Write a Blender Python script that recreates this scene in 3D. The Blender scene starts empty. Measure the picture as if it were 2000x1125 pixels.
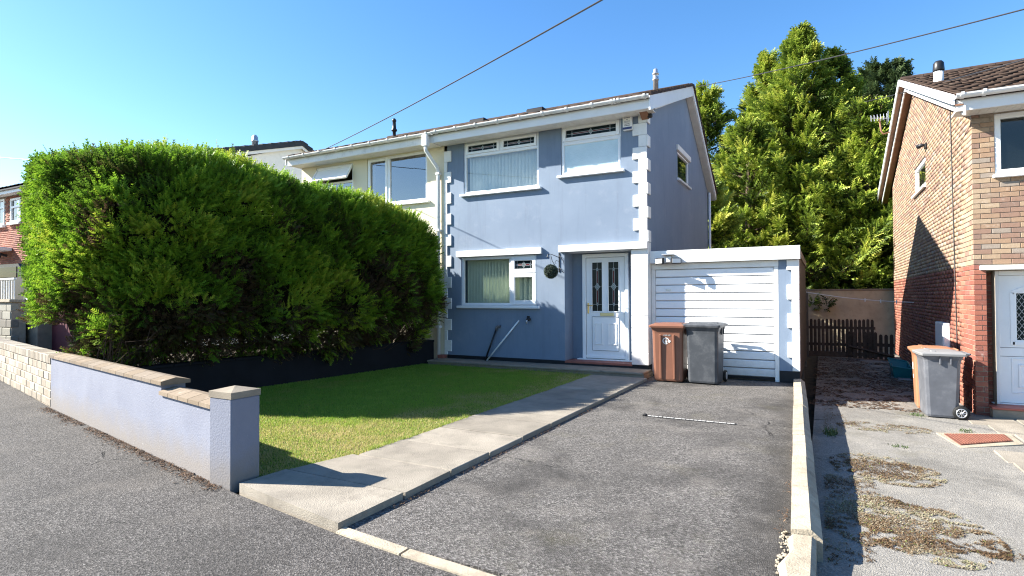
import bpy, bmesh, math, random
import numpy as np
from mathutils import Matrix, Vector

random.seed(7)
rng = np.random.default_rng(11)
scn = bpy.context.scene
COL = scn.collection

# ------------------------------------------------------------------ camera
cam_d = bpy.data.cameras.new('camera')
cam = bpy.data.objects.new('camera', cam_d)
COL.objects.link(cam)
cam_d.sensor_width = 36.0
cam_d.lens = 20.18
cam_d.clip_start = 0.05
cam_d.clip_end = 2000
yaw, pitch, roll = math.radians(28.353), math.radians(0.89), math.radians(0.248)
_f = Vector((-math.sin(yaw) * math.cos(pitch), math.cos(yaw) * math.cos(pitch), math.sin(pitch)))
_r = Vector((math.cos(yaw), math.sin(yaw), 0))
_d = _f.cross(_r)
_r2 = math.cos(roll) * _r + math.sin(roll) * _d
_d2 = -math.sin(roll) * _r + math.cos(roll) * _d
cam.matrix_world = Matrix(((_r2.x, -_d2.x, -_f.x, 0), (_r2.y, -_d2.y, -_f.y, 0), (_r2.z, -_d2.z, -_f.z, 1.5), (0, 0, 0, 1)))
scn.camera = cam

# ------------------------------------------------------------------ light
SUN_DIR = Vector((-1.42, -0.58, 1.0)).normalized()      # towards the sun
elev = math.asin(SUN_DIR.z)
azim = math.atan2(SUN_DIR.x, SUN_DIR.y)
world = bpy.data.worlds.new('World')
scn.world = world
world.use_nodes = True

wn = world.node_tree
wn.nodes.clear()
sky = wn.nodes.new('ShaderNodeTexSky')
sky.sky_type = 'NISHITA'
sky.sun_disc = False
sky.sun_elevation = elev
sky.sun_rotation = azim
sky.air_density = 1.0
sky.dust_density = 0.3
sky.ozone_density = 2.0
wh = wn.nodes.new('ShaderNodeHueSaturation')
wh.inputs['Saturation'].default_value = 1.28
wh.inputs['Hue'].default_value = 0.503
wb = wn.nodes.new('ShaderNodeBackground')
wb.inputs['Strength'].default_value = 0.080
wo = wn.nodes.new('ShaderNodeOutputWorld')
wn.links.new(sky.outputs[0], wh.inputs['Color'])
wn.links.new(wh.outputs[0], wb.inputs['Color'])
wn.links.new(wb.outputs[0], wo.inputs['Surface'])

sun_d = bpy.data.lights.new('sun', 'SUN')
sun_d.energy = 5.0
sun_d.angle = math.radians(0.53)
sun_d.color = (1.0, 0.95, 0.86)
sun = bpy.data.objects.new('sun', sun_d)
COL.objects.link(sun)
sun.rotation_euler = SUN_DIR.to_track_quat('Z', 'Y').to_euler()
sun.location = (-20, -10, 20)

scn.view_settings.view_transform = 'Standard'
scn.view_settings.look = 'None'
scn.view_settings.exposure = 1.84
scn.view_settings.gamma = 1.0
scn.view_settings.use_curve_mapping = False
scn.render.engine = 'CYCLES'
scn.cycles.use_denoising = True
scn.cycles.denoiser = 'OPENIMAGEDENOISE'
scn.cycles.denoising_input_passes = 'RGB_ALBEDO_NORMAL'
scn.cycles.denoising_prefilter = 'NONE'
scn.cycles.pixel_filter_type = 'BLACKMAN_HARRIS'
scn.cycles.filter_width = 1.15
scn.cycles.use_adaptive_sampling = False
scn.cycles.sample_clamp_indirect = 4.0
scn.cycles.max_bounces = 6
scn.cycles.transparent_max_bounces = 12

# ------------------------------------------------------------------ object helpers
WO = {}


def link(o, parent=None, origin=(0, 0, 0)):
    COL.objects.link(o)
    org = Vector(origin)
    if parent is not None:
        o.parent = parent
        o.location = org - WO[parent.name]
    else:
        o.location = org
    WO[o.name] = org
    return o


def thing(name, label, cat, loc=(0, 0, 0), group=None):
    o = bpy.data.objects.new(name, None)
    o.empty_display_size = 0.2
    link(o, None, loc)
    o['label'] = label
    o['category'] = cat
    if group:
        o['group'] = group
    return o


def tag(o, label, cat, group=None):
    o['label'] = label
    o['category'] = cat
    if group:
        o['group'] = group
    return o


class MB:
    def __init__(self):
        self.v, self.f, self.mi, self.sm = [], [], [], []

    def add(self, vs, fs, mi=0, smooth=False):
        n = len(self.v)
        self.v.extend(tuple(p) for p in vs)
        self.f.extend(tuple(i + n for i in q) for q in fs)
        self.mi.extend([mi] * len(fs))
        self.sm.extend([smooth] * len(fs))
        return self

    def box(self, x0, x1, y0, y1, z0, z1, b=0.0, mi=0):
        if x0 > x1: x0, x1 = x1, x0
        if y0 > y1: y0, y1 = y1, y0
        if z0 > z1: z0, z1 = z1, z0
        b = min(b, (x1 - x0) * .45, (y1 - y0) * .45, (z1 - z0) * .45)
        if b <= 0:
            vs = [(x, y, z) for z in (z0, z1) for y in (y0, y1) for x in (x0, x1)]
            fs = [(0, 2, 3, 1), (4, 5, 7, 6), (0, 1, 5, 4), (2, 6, 7, 3), (0, 4, 6, 2), (1, 3, 7, 5)]
            return self.add(vs, fs, mi)
        c = ((x0 + x1) / 2, (y0 + y1) / 2, (z0 + z1) / 2)
        h = ((x1 - x0) / 2, (y1 - y0) / 2, (z1 - z0) / 2)
        vs, idx = [], {}
        for sx in (-1, 1):
            for sy in (-1, 1):
                for sz in (-1, 1):
                    s = (sx, sy, sz)
                    for a in range(3):
                        p = [c[i] + s[i] * (h[i] - (0 if i == a else b)) for i in range(3)]
                        idx[s, a] = len(vs)
                        vs.append(p)
        fs = []
        for a in range(3):
            u, w = (a + 1) % 3, (a + 2) % 3
            for sg in (-1, 1):
                q = []
                for du, dw in ((-1, -1), (1, -1), (1, 1), (-1, 1)):
                    s = [0, 0, 0]
                    s[a], s[u], s[w] = sg, du, dw
                    q.append(idx[tuple(s), a])
                fs.append(tuple(q if sg > 0 else q[::-1]))
            for du in (-1, 1):
                for dw in (-1, 1):
                    s1, s2 = [0, 0, 0], [0, 0, 0]
                    s1[a], s2[a] = -1, 1
                    s1[u] = s2[u] = du
                    s1[w] = s2[w] = dw
                    s1, s2 = tuple(s1), tuple(s2)
                    q = (idx[s1, u], idx[s2, u], idx[s2, w], idx[s1, w])
                    fs.append(q if du * dw > 0 else q[::-1])
        for sx in (-1, 1):
            for sy in (-1, 1):
                for sz in (-1, 1):
                    t = tuple(idx[(sx, sy, sz), a] for a in range(3))
                    fs.append(t if sx * sy * sz > 0 else t[::-1])
        return self.add(vs, fs, mi)

    def quad(self, a, b, c, d, mi=0):
        return self.add([a, b, c, d], [(0, 1, 2, 3)], mi)

    def prism(self, poly, axis, d0, d1, mi=0):
        n = len(poly)

        def P(p, d):
            return {'x': (d, p[0], p[1]), 'y': (p[0], d, p[1]), 'z': (p[0], p[1], d)}[axis]
        vs = [P(p, d0) for p in poly] + [P(p, d1) for p in poly]
        fs = [tuple(range(n))[::-1], tuple(range(n, 2 * n))]
        fs += [(i, (i + 1) % n, n + (i + 1) % n, n + i) for i in range(n)]
        return self.add(vs, fs, mi)

    def tube(self, pts, r, seg=8, mi=0, cap=True):
        pts = [Vector(p) for p in pts]
        rs = r if isinstance(r, (list, tuple)) else [r] * len(pts)
        vs, fs = [], []
        up0 = None
        for i, p in enumerate(pts):
            d = (pts[min(i + 1, len(pts) - 1)] - pts[max(i - 1, 0)]).normalized()
            a = Vector((0, 0, 1)) if abs(d.z) < 0.9 else Vector((1, 0, 0))
            if up0 is not None:
                a = up0
            u = d.cross(a)
            if u.length < 1e-4:
                u = d.orthogonal()
            u.normalize()
            w = u.cross(d).normalized()
            up0 = w
            for k in range(seg):
                t = 2 * math.pi * k / seg
                vs.append(p + rs[i] * (math.cos(t) * u + math.sin(t) * w))
        for i in range(len(pts) - 1):
            for k in range(seg):
                k2 = (k + 1) % seg
                fs.append((i * seg + k, i * seg + k2, (i + 1) * seg + k2, (i + 1) * seg + k))
        if cap:
            fs.append(tuple(range(seg))[::-1])
            fs.append(tuple((len(pts) - 1) * seg + k for k in range(seg)))
        return self.add(vs, fs, mi, smooth=seg > 6)

    def lathe(self, prof, c, axis='z', seg=20, mi=0):
        vs, fs = [], []
        for (r, h) in prof:
            for k in range(seg):
                t = 2 * math.pi * k / seg
                a, b = r * math.cos(t), r * math.sin(t)
                p = {'z': (a, b, h), 'y': (a, h, b), 'x': (h, a, b)}[axis]
                vs.append((c[0] + p[0], c[1] + p[1], c[2] + p[2]))
        for i in range(len(prof) - 1):
            for k in range(seg):
                k2 = (k + 1) % seg
                fs.append((i * seg + k, i * seg + k2, (i + 1) * seg + k2, (i + 1) * seg + k))
        fs.append(tuple(range(seg))[::-1])
        fs.append(tuple((len(prof) - 1) * seg + k for k in range(seg)))
        return self.add(vs, fs, mi, smooth=True)

    def build(self, name, mats, parent=None, origin=None, kind=None, label=None, fix=True):
        vs = np.array(self.v, float)
        if origin is None:
            if parent is None:
                origin = (float(vs[:, 0].mean()), float(vs[:, 1].mean()), float(vs[:, 2].min()))
            else:
                origin = tuple(float(x) for x in (vs.min(0) + vs.max(0)) / 2)
        vs = vs - np.array(origin)
        me = bpy.data.meshes.new(name)
        me.from_pydata(vs.tolist(), [], self.f)
        if not isinstance(mats, (list, tuple)):
            mats = [mats]
        for m in mats:
            me.materials.append(m)
        if len(mats) > 1:
            me.polygons.foreach_set('material_index', self.mi)
        me.polygons.foreach_set('use_smooth', self.sm)
        if fix:
            bm = bmesh.new()
            bm.from_mesh(me)
            bmesh.ops.recalc_face_normals(bm, faces=bm.faces)
            bm.to_mesh(me)
            bm.free()
        me.update()
        o = bpy.data.objects.new(name, me)
        link(o, parent, origin)
        if kind:
            o['kind'] = kind
        if label:
            o['label'] = label
        return o


def box(name, m, parent, x0, x1, y0, y1, z0, z1, b=0.0, **k):
    return MB().box(x0, x1, y0, y1, z0, z1, b).build(name, m, parent, **k)


_share = {}


def piece(name, m, parent, x0, x1, y0, y1, z0, z1, b=0.004):
    """box-shaped piece that shares mesh data with pieces of equal size"""
    dims = (round(x1 - x0, 3), round(y1 - y0, 3), round(z1 - z0, 3))
    key = (name, m.name, dims, b)
    org = ((x0 + x1) / 2, (y0 + y1) / 2, (z0 + z1) / 2)
    me = _share.get(key)
    if me is None:
        o = MB().box(x0, x1, y0, y1, z0, z1, b).build(name, m, parent, origin=org)
        _share[key] = o.data
        return o
    o = bpy.data.objects.new(name, me)
    return link(o, parent, org)


def np_mesh(name, V, F, mats, parent=None, origin=(0, 0, 0), attrs=None, kind=None, smooth=False, mi=None):
    """V (n,3); F (m,k) all faces of k corners"""
    V = np.asarray(V, np.float32) - np.asarray(origin, np.float32)
    F = np.asarray(F, np.int32)
    me = bpy.data.meshes.new(name)
    me.vertices.add(len(V))
    me.vertices.foreach_set('co', V.ravel())
    k = F.shape[1]
    me.loops.add(F.size)
    me.loops.foreach_set('vertex_index', F.ravel())
    me.polygons.add(len(F))
    me.polygons.foreach_set('loop_start', np.arange(0, F.size, k, dtype=np.int32))
    me.polygons.foreach_set('loop_total', np.full(len(F), k, np.int32))
    if smooth:
        me.polygons.foreach_set('use_smooth', np.ones(len(F), bool))
    for m in (mats if isinstance(mats, (list, tuple)) else [mats]):
        me.materials.append(m)
    if mi is not None:
        me.polygons.foreach_set('material_index', np.asarray(mi, np.int32))
    for an, (dom, arr) in (attrs or {}).items():
        a = me.attributes.new(an, 'FLOAT', dom)
        a.data.foreach_set('value', np.asarray(arr, np.float32))
    me.update(calc_edges=True)
    me.validate()
    o = bpy.data.objects.new(name, me)
    link(o, parent, origin)
    if kind:
        o['kind'] = kind
    return o


# ------------------------------------------------------------------ material helpers
class NT:
    def __init__(self, name):
        self.m = bpy.data.materials.new(name)
        self.m.use_nodes = True
        self.t = self.m.node_tree
        self.t.nodes.clear()
        self.out = self.t.nodes.new('ShaderNodeOutputMaterial')
        self._c = None

    def n(self, typ, **kw):
        o = self.t.nodes.new(typ)
        for k, v in kw.items():
            setattr(o, k, v)
        return o

    def l(self, a, b):
        self.t.links.new(a, b)

    def co(self):
        if self._c is None:
            g = self.n('ShaderNodeNewGeometry')
            self._c = g.outputs['Position']
        return self._c

    def scaled(self, s):
        v = self.n('ShaderNodeVectorMath', operation='MULTIPLY')
        self.l(self.co(), v.inputs[0])
        v.inputs[1].default_value = s
        return v.outputs[0]

    def noise(self, scale, detail=4, rough=.6, vec=None, dist=0.0):
        o = self.n('ShaderNodeTexNoise')
        o.inputs['Scale'].default_value = scale
        o.inputs['Detail'].default_value = detail
        o.inputs['Roughness'].default_value = rough
        o.inputs['Distortion'].default_value = dist
        self.l(vec or self.co(), o.inputs['Vector'])
        return o.outputs['Fac']

    def voro(self, scale, feature='F1', out='Distance', vec=None, rand=1.0):
        o = self.n('ShaderNodeTexVoronoi', feature=feature)
        o.inputs['Scale'].default_value = scale
        o.inputs['Randomness'].default_value = rand
        self.l(vec or self.co(), o.inputs['Vector'])
        return o.outputs[out]

    def ramp(self, fac, stops, interp='LINEAR'):
        o = self.n('ShaderNodeValToRGB')
        o.color_ramp.interpolation = interp
        e = o.color_ramp.elements
        while len(e) < len(stops):
            e.new(0.5)
        for i, (p, c) in enumerate(stops):
            e[i].position = p
            e[i].color = (*c, 1) if len(c) == 3 else c
        self.l(fac, o.inputs['Fac'])
        return o.outputs['Color']

    def step(self, fac, a, b):
        o = self.n('ShaderNodeMapRange')
        o.inputs['From Min'].default_value = a
        o.inputs['From Max'].default_value = b
        self.l(fac, o.inputs['Value'])
        return o.outputs['Result']

    def math(self, op, a, b=None):
        o = self.n('ShaderNodeMath', operation=op)
        for i, x in enumerate((a, b)):
            if x is None:
                continue
            if isinstance(x, (int, float)):
                o.inputs[i].default_value = x
            else:
                self.l(x, o.inputs[i])
        return o.outputs[0]

    def mix(self, fac, a, b, mode='MIX'):
        o = self.n('ShaderNodeMix', data_type='RGBA', blend_type=mode)
        for i, x in ((0, fac), (6, a), (7, b)):
            if isinstance(x, (int, float)):
                o.inputs[i].default_value = x
            elif isinstance(x, tuple):
                o.inputs[i].default_value = (*x, 1)
            else:
                self.l(x, o.inputs[i])
        return o.outputs[2]

    def attr(self, name):
        o = self.n('ShaderNodeAttribute', attribute_name=name)
        return o.outputs['Fac']

    def objrand(self):
        return self.n('ShaderNodeObjectInfo').outputs['Random']

    def bump(self, h, strength=.3, dist=.01, nrm=None):
        o = self.n('ShaderNodeBump')
        o.inputs['Strength'].default_value = strength
        o.inputs['Distance'].default_value = dist
        self.l(h, o.inputs['Height'])
        if nrm is not None:
            self.l(nrm, o.inputs['Normal'])
        return o.outputs['Normal']

    def finish(self, color, rough=.7, normal=None, spec=.5, metal=0.0, **kw):
        p = self.n('ShaderNodeBsdfPrincipled')
        for key, x in (('Base Color', color), ('Roughness', rough)):
            if isinstance(x, tuple):
                p.inputs[key].default_value = (*x, 1)
            elif isinstance(x, (int, float)):
                p.inputs[key].default_value = x
            else:
                self.l(x, p.inputs[key])
        p.inputs['Specular IOR Level'].default_value = spec
        p.inputs['Metallic'].default_value = metal
        for k, v in kw.items():
            p.inputs[k].default_value = v
        if normal is not None:
            self.l(normal, p.inputs['Normal'])
        self.l(p.outputs[0], self.out.inputs['Surface'])
        self.p = p
        return self.m


def mul(c, s):
    return tuple(min(1, x * s) for x in c)


def simple(name, c, rough=.6, var=.12, ns=3.0, bump=.15, bs=80, spec=.4, metal=0.0, rnd=0.0, dirt=0.0, dirtc=(.12, .1, .08), bd=.004):
    t = NT(name)
    a = t.noise(ns, 5)
    col = t.ramp(a, [(.3, mul(c, 1 - var)), (.7, mul(c, 1 + var))])
    if rnd:
        r = t.objrand()
        g = t.math('ADD', t.math('MULTIPLY', r, 2 * rnd), 1 - rnd)
        o = t.n('ShaderNodeMix', data_type='RGBA', blend_type='MULTIPLY')
        o.inputs[0].default_value = 1
        t.l(col, o.inputs[6])
        cmb = t.n('ShaderNodeCombineColor')
        for i in range(3):
            t.l(g, cmb.inputs[i])
        t.l(cmb.outputs[0], o.inputs[7])
        col = o.outputs[2]
    if dirt:
        d = t.noise(6.0, 8, .7)
        f = t.math('MULTIPLY', t.step(d, .5, .75), dirt)
        col = t.mix(f, col, dirtc)
    nb = t.bump(t.noise(bs, 3), bump, bd) if bump else None
    return t.finish(col, rough, nb, spec, metal)


M = {}
# painted render on the blue house: slightly uneven, rain-washed, gritty
t = NT('blue_render_paint')
c = t.ramp(t.noise(.9, 6, .65), [(.3, (.168, .218, .292)), (.7, (.204, .257, .335))])
st = t.noise(1.0, 5, .7, t.scaled((6, 6, .5)))
c = t.mix(t.math('MULTIPLY', t.step(st, .52, .8), .35), c, (.09, .11, .15))
c = t.mix(t.math('MULTIPLY', t.step(t.noise(2.3, 7, .72), .56, .74), .28), c, (.33, .36, .42))
M['blue'] = t.finish(c, .75, t.bump(t.noise(120, 4), .25, .006), .3)
t = NT('lilac_wall_paint')
c = t.ramp(t.noise(2.0, 6, .65), [(.3, (.165, .176, .225)), (.7, (.203, .215, .266))])
sep = t.n('ShaderNodeSeparateXYZ')
t.l(t.co(), sep.inputs[0])
low = t.math('ADD', t.step(sep.outputs['Z'], .42, .02), t.math('MULTIPLY', t.noise(5, 6, .7), .9))
c = t.mix(t.math('MULTIPLY', t.step(low, .62, 1.35), .8), c, (.20, .175, .15))
c = t.mix(t.math('MULTIPLY', t.step(t.noise(22, 6, .7), .66, .76), .6), c, (.66, .64, .62))
M['lilac'] = t.finish(c, .8, t.bump(t.noise(60, 5), .4, .01), .3)
M['white'] = simple('white_masonry_paint', (.76, .75, .72), .6, .05, 4, .12, 90, dirt=.25, dirtc=(.42, .40, .36))
M['upvc'] = simple('white_upvc', (.80, .81, .82), .3, .03, 2, 0, dirt=.06, dirtc=(.4, .4, .38))
t = NT('white_garage_slat')
c = t.ramp(t.noise(2, 5), [(.3, (.76, .77, .78)), (.7, (.81, .82, .83))])
sep = t.n('ShaderNodeSeparateXYZ')
t.l(t.co(), sep.inputs[0])
g_ = t.math('ADD', t.step(sep.outputs['Z'], .55, .05), t.math('MULTIPLY', t.noise(9, 7, .75), .8))
c = t.mix(t.math('MULTIPLY', t.step(g_, .75, 1.6), .7), c, (.33, .31, .27))
c = t.mix(t.math('MULTIPLY', t.step(t.noise(3.0, 8, .75, t.scaled((1, 1, 3))), .56, .75), .25), c, (.45, .44, .41))
M['slat'] = t.finish(c, .4, t.bump(t.noise(4, 3), .15, .02), .4)
M['soffit'] = simple('soffit_board_paint', (.66, .64, .59), .55, .07, 5, .1, 40, dirt=.3, dirtc=(.36, .33, .28))
M['gutter'] = simple('weathered_white_gutter', (.70, .70, .68), .45, .08, 3, 0, dirt=.55, dirtc=(.24, .22, .18))
M['gutter_clean'] = simple('clean_white_gutter', (.74, .74, .73), .4, .05, 3, 0, dirt=.15, dirtc=(.4, .38, .34))
M['cream'] = simple('cream_render', (.70, .63, .47), .8, .06, 1.5, .25, 100, dirt=.12, dirtc=(.36, .32, .24))
M['black_paint'] = simple('black_bitumen_paint', (.012, .013, .016), .6, .3, 6, .2, 60, spec=.3)
M['black_metal'] = simple('black_metal', (.015, .015, .017), .4, .2, 6, 0)
M['dark_wall'] = simple('black_painted_garden_wall', (.008, .009, .012), .8, .3, 3, .3, 40, spec=.2)
M['tile'] = simple('brown_concrete_tile', (.055, .036, .028), .85, .35, 7, .4, 60, spec=.2, dirt=.35, dirtc=(.12, .11, .09))
M['tile_grey'] = simple('slate_grey_tile', (.035, .04, .048), .8, .25, 5, .3, 60, spec=.25)
M['tile_red'] = simple('red_clay_tile', (.30, .10, .07), .6, .2, 6, .15, 60)
M['galv'] = simple('galvanised_flue', (.55, .55, .56), .38, .12, 6, 0, metal=.75)
M['wood_brown'] = simple('brown_stained_board', (.23, .11, .06), .6, .2, 4, .15, 50)
M['picket'] = simple('weathered_brown_picket', (.085, .058, .042), .85, .25, 10, .3, 70, rnd=.25, spec=.2)
M['stake'] = simple('grey_fence_board', (.13, .11, .09), .85, .25, 10, .3, 70, rnd=.2, spec=.2)
M['brown_bin'] = simple('brown_bin_plastic', (.20, .088, .055), .42, .08, 4, .08, 200)
M['orange_bin'] = simple('orange_brown_bin_plastic', (.33, .155, .085), .42, .08, 4, .08, 200)
M['grey_bin'] = simple('dark_grey_bin_plastic', (.055, .06, .068), .42, .2, 6, .08, 200, dirt=.5, dirtc=(.15, .15, .15))
M['mid_grey_bin'] = simple('mid_grey_bin_plastic', (.105, .11, .125), .42, .15, 6, .08, 200, dirt=.4, dirtc=(.2, .2, .2))
M['pale_lid'] = simple('pale_grey_lid', (.215, .215, .215), .45, .08, 4, .08, 200)
M['rubber'] = simple('black_rubber', (.012, .012, .012), .7, .2, 6, 0, spec=.3)
M['brass'] = simple('brass', (.62, .44, .18), .3, .1, 6, 0, metal=.9)
M['gold'] = simple('gold_letter_plate', (.58, .50, .28), .35, .06, 6, 0, metal=.6)
M['lead'] = simple('lead_strip', (.34, .35, .36), .4, .1, 9, 0, metal=.4)
M['chalk'] = simple('white_print', (.74, .72, .69), .6, .05, 9, 0)
M['slot'] = simple('dusty_white_grille', (.42, .41, .39), .7, .2, 9, 0, dirt=.5)
M['navy'] = simple('navy_print', (.02, .035, .13), .45, .1, 9, 0)
M['ink'] = simple('dark_ink', (.05, .06, .10), .6, .1, 9, 0)
M['teal'] = simple('teal_plastic', (.015, .17, .20), .4, .12, 4, 0)
M['wire'] = simple('cable', (.02, .02, .022), .6, .1, 9, 0)
M['rope'] = simple('white_rope', (.75, .74, .70), .8, .1, 20, 0)
M['blind'] = simple('pale_green_blind', (.62, .68, .56), .8, .06, 3, .1, 150)
M['blind_white'] = simple('white_blind', (.80, .83, .82), .8, .05, 3, .1, 150)
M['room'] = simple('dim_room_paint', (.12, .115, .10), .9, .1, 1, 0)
M['bark'] = simple('grey_brown_bark', (.10, .075, .055), .9, .3, 12, .5, 40, spec=.1)
M['twig'] = simple('dry_brown_twig', (.075, .05, .034), .9, .3, 20, 0, spec=.1)
M['rust'] = simple('rusty_drain_iron', (.15, .055, .036), .8, .25, 20, .3, 90)
M['red_paint'] = simple('red_step_paint', (.36, .10, .07), .5, .12, 4, .1, 60)
M['maroon'] = simple('maroon_wall_paint', (.10, .02, .028), .7, .15, 4, .2, 60)
M['car_white'] = simple('white_car_paint', (.75, .75, .75), .25, .02, 3, 0)
M['tail_red'] = simple('red_lamp_lens', (.5, .02, .03), .2, .05, 3, 0)


def glass(name, tint=(.03, .04, .05), ior=1.75, see=.75):
    """thin pane: mirror reflection by Fresnel over a see-through tinted body"""
    t = NT(name)
    fr = t.n('ShaderNodeFresnel')
    fr.inputs['IOR'].default_value = ior
    bf = t.n('ShaderNodeNewGeometry')
    fac = t.math('MULTIPLY', fr.outputs[0], t.math('SUBTRACT', 1.0, bf.outputs['Backfacing']))
    gl = t.n('ShaderNodeBsdfGlossy')
    gl.inputs['Roughness'].default_value = .015
    gl.inputs['Color'].default_value = (1, 1, 1, 1)
    wv = t.noise(1.4, 2)
    t.l(t.bump(wv, .03, .05), gl.inputs['Normal'])
    tr = t.n('ShaderNodeBsdfTransparent')
    tr.inputs['Color'].default_value = (see, see * 1.02, see, 1)
    df = t.n('ShaderNodeBsdfDiffuse')
    df.inputs['Color'].default_value = (*tint, 1)
    m1 = t.n('ShaderNodeMixShader')
    m1.inputs[0].default_value = .06
    t.l(tr.outputs[0], m1.inputs[1])
    t.l(df.outputs[0], m1.inputs[2])
    m2 = t.n('ShaderNodeMixShader')
    t.l(fac, m2.inputs[0])
    t.l(m1.outputs[0], m2.inputs[1])
    t.l(gl.outputs[0], m2.inputs[2])
    t.l(m2.outputs[0], t.out.inputs['Surface'])
    return t.m


M['glass'] = glass('window_glass', ior=1.6, see=.95)
M['glass_up'] = glass('upstairs_window_glass', ior=1.9, see=.97)
M['glass_sky'] = glass('reflective_window_glass', ior=2.6)
t = NT('dark_leaded_glass')
M['glass_dark'] = t.finish((.008, .016, .018), .2, t.bump(t.noise(60, 3), .25, .004), .12)
t = NT('red_stained_glass')
M['glass_red'] = t.finish((.10, .006, .010), .2, t.bump(t.noise(60, 3), .25, .004), .15)
t = NT('clear_bevelled_glass')
M['glass_bevel'] = t.finish((.13, .19, .19), .15, None, .5)
t = NT('patterned_obscure_glass')
pat = t.math('ADD', t.voro(38), t.math('MULTIPLY', t.noise(30, 3), .6))
c = t.ramp(t.noise(3, 4), [(.3, (.42, .55, .60)), (.7, (.52, .64, .68))])
sep = t.n('ShaderNodeSeparateXYZ')
t.l(t.co(), sep.inputs[0])
M['glass_frost'] = t.finish(c, .18, t.bump(pat, .35, .01), .7)

# ---- brick ramps (random per brick)
def brick_mat(name, stops, use_attr=False):
    t = NT(name)
    r = t.attr('tint') if use_attr else t.objrand()
    c = t.ramp(r, stops, 'CONSTANT')
    n1 = t.noise(25, 6, .7)
    c = t.mix(t.math('MULTIPLY', t.step(n1, .45, .8), .35), c, mul(stops[0][1], .45))
    c = t.mix(t.math('MULTIPLY', t.step(t.noise(9, 5, .7), .58, .75), .45), c, (.55, .47, .40))
    return t.finish(c, .85, t.bump(t.noise(110, 4), .45, .006), .25)


BUFF = [(0, (.31, .205, .135)), (.14, (.35, .25, .165)), (.28, (.265, .165, .12)), (.42, (.37, .275, .185)), (.56, (.30, .215, .155)), (.7, (.23, .15, .115)), (.82, (.32, .21, .135)), (.92, (.285, .235, .19))]
RED = [(0, (.27, .095, .065)), (.2, (.31, .12, .08)), (.4, (.22, .08, .058)), (.6, (.29, .105, .07)), (.75, (.34, .15, .10)), (.9, (.24, .095, .075))]
M['buff'] = brick_mat('buff_brick', BUFF)
M['red'] = brick_mat('red_brick', RED)
M['buff_a'] = brick_mat('buff_brick_far', BUFF, True)
M['red_a'] = brick_mat('red_brick_far', RED, True)
M['mortar'] = simple('sand_mortar', (.33, .28, .22), .95, .15, 12, .4, 120, spec=.1)
CRM = [(0, (.31, .265, .21)), (.25, (.35, .305, .245)), (.5, (.27, .23, .18)), (.75, (.37, .33, .27))]
M['cream_block'] = brick_mat('cream_block', CRM)
M['grey_block'] = brick_mat('grey_concrete_block', [(0, (.23, .21, .17)), (.3, (.28, .26, .21)), (.6, (.20, .18, .15)), (.8, (.32, .30, .25))])
COP = [(0, (.19, .145, .10)), (.3, (.22, .17, .12)), (.6, (.16, .125, .09)), (.8, (.20, .16, .12))]
M['coping'] = brick_mat('brown_coping_stone', COP)

# ---- ground
def tarmac(name, base, stain=.5, moss=0.0, edge=None, chipc=1.0):
    t = NT(name)
    chip = t.voro(100, 'F1', 'Color')
    sepc = t.n('ShaderNodeSeparateColor')
    t.l(chip, sepc.inputs[0])
    c = t.ramp(sepc.outputs[0], [(0, mul(base, .35)), (.4, mul(base, .78)), (.75, mul(base, 1.3)), (1, mul(base, 2.2))])
    if chipc < 1:
        c = t.mix(1 - chipc, c, base)
        c = t.mix(t.math('MULTIPLY', t.step(t.noise(34, 6, .75), .5, .66), .5), c, mul(base, .55))
    big = t.noise(.8, 6, .62, dist=.4)
    c = t.mix(t.math('MULTIPLY', t.step(big, .50, .68), stain), c, mul(base, .32))
    c = t.mix(t.math('MULTIPLY', t.step(t.noise(1.7, 5, .6), .52, .75), .45), c, mul((base[0] * 1.03, base[1], base[2] * .95), 1.7))
    if moss:
        c = t.mix(t.math('MULTIPLY', t.step(t.noise(1.1, 6, .7), .55, .7), moss), c, (.13, .115, .055))
    wv = t.noise(1.0, 5, .65, t.scaled((1.5, .35, 1)))
    c = t.mix(t.math('MULTIPLY', t.step(wv, .5, .72), .45), c, mul(base, .5))
    c = t.mix(t.math('MULTIPLY', t.step(t.noise(2.6, 7, .75), .60, .72), .4), c, mul((base[0] * 1.05, base[1], base[2] * .93), 1.9))
    if edge:
        sx = t.n('ShaderNodeSeparateXYZ')
        t.l(t.co(), sx.inputs[0])
        e = t.math('ADD', t.step(sx.outputs['X'], edge[0], edge[1]), t.math('MULTIPLY', t.math('SUBTRACT', t.noise(3, 6, .7), .5), 1.3))
        c = t.mix(t.math('MULTIPLY', t.step(e, .35, 1.0), .75), c, mul(base, .28))
    # fine cracks
    cr = t.voro(.55, 'DISTANCE_TO_EDGE', 'Distance')
    warp = t.math('ADD', cr, t.math('MULTIPLY', t.math('SUBTRACT', t.noise(7, 5, .7), .5), .05))
    ck = t.math('MULTIPLY', t.step(t.math('ABSOLUTE', warp), .0055, .001), t.math('MULTIPLY', t.step(t.noise(.5, 2), .50, .57), t.step(t.noise(5, 4), .35, .6)))
    c = t.mix(ck, c, mul(base, .12))
    c = t.mix(t.math('MULTIPLY', t.step(t.voro(9), .035, .02), .8), c, (.55, .53, .5))
    h = t.math('ADD', t.voro(100), t.math('MULTIPLY', t.noise(260, 3), .5))
    n = t.bump(t.math('SUBTRACT', h, t.math('MULTIPLY', ck, 1.5)), .9, .006)
    return t.finish(c, .88, n, .25)


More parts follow.
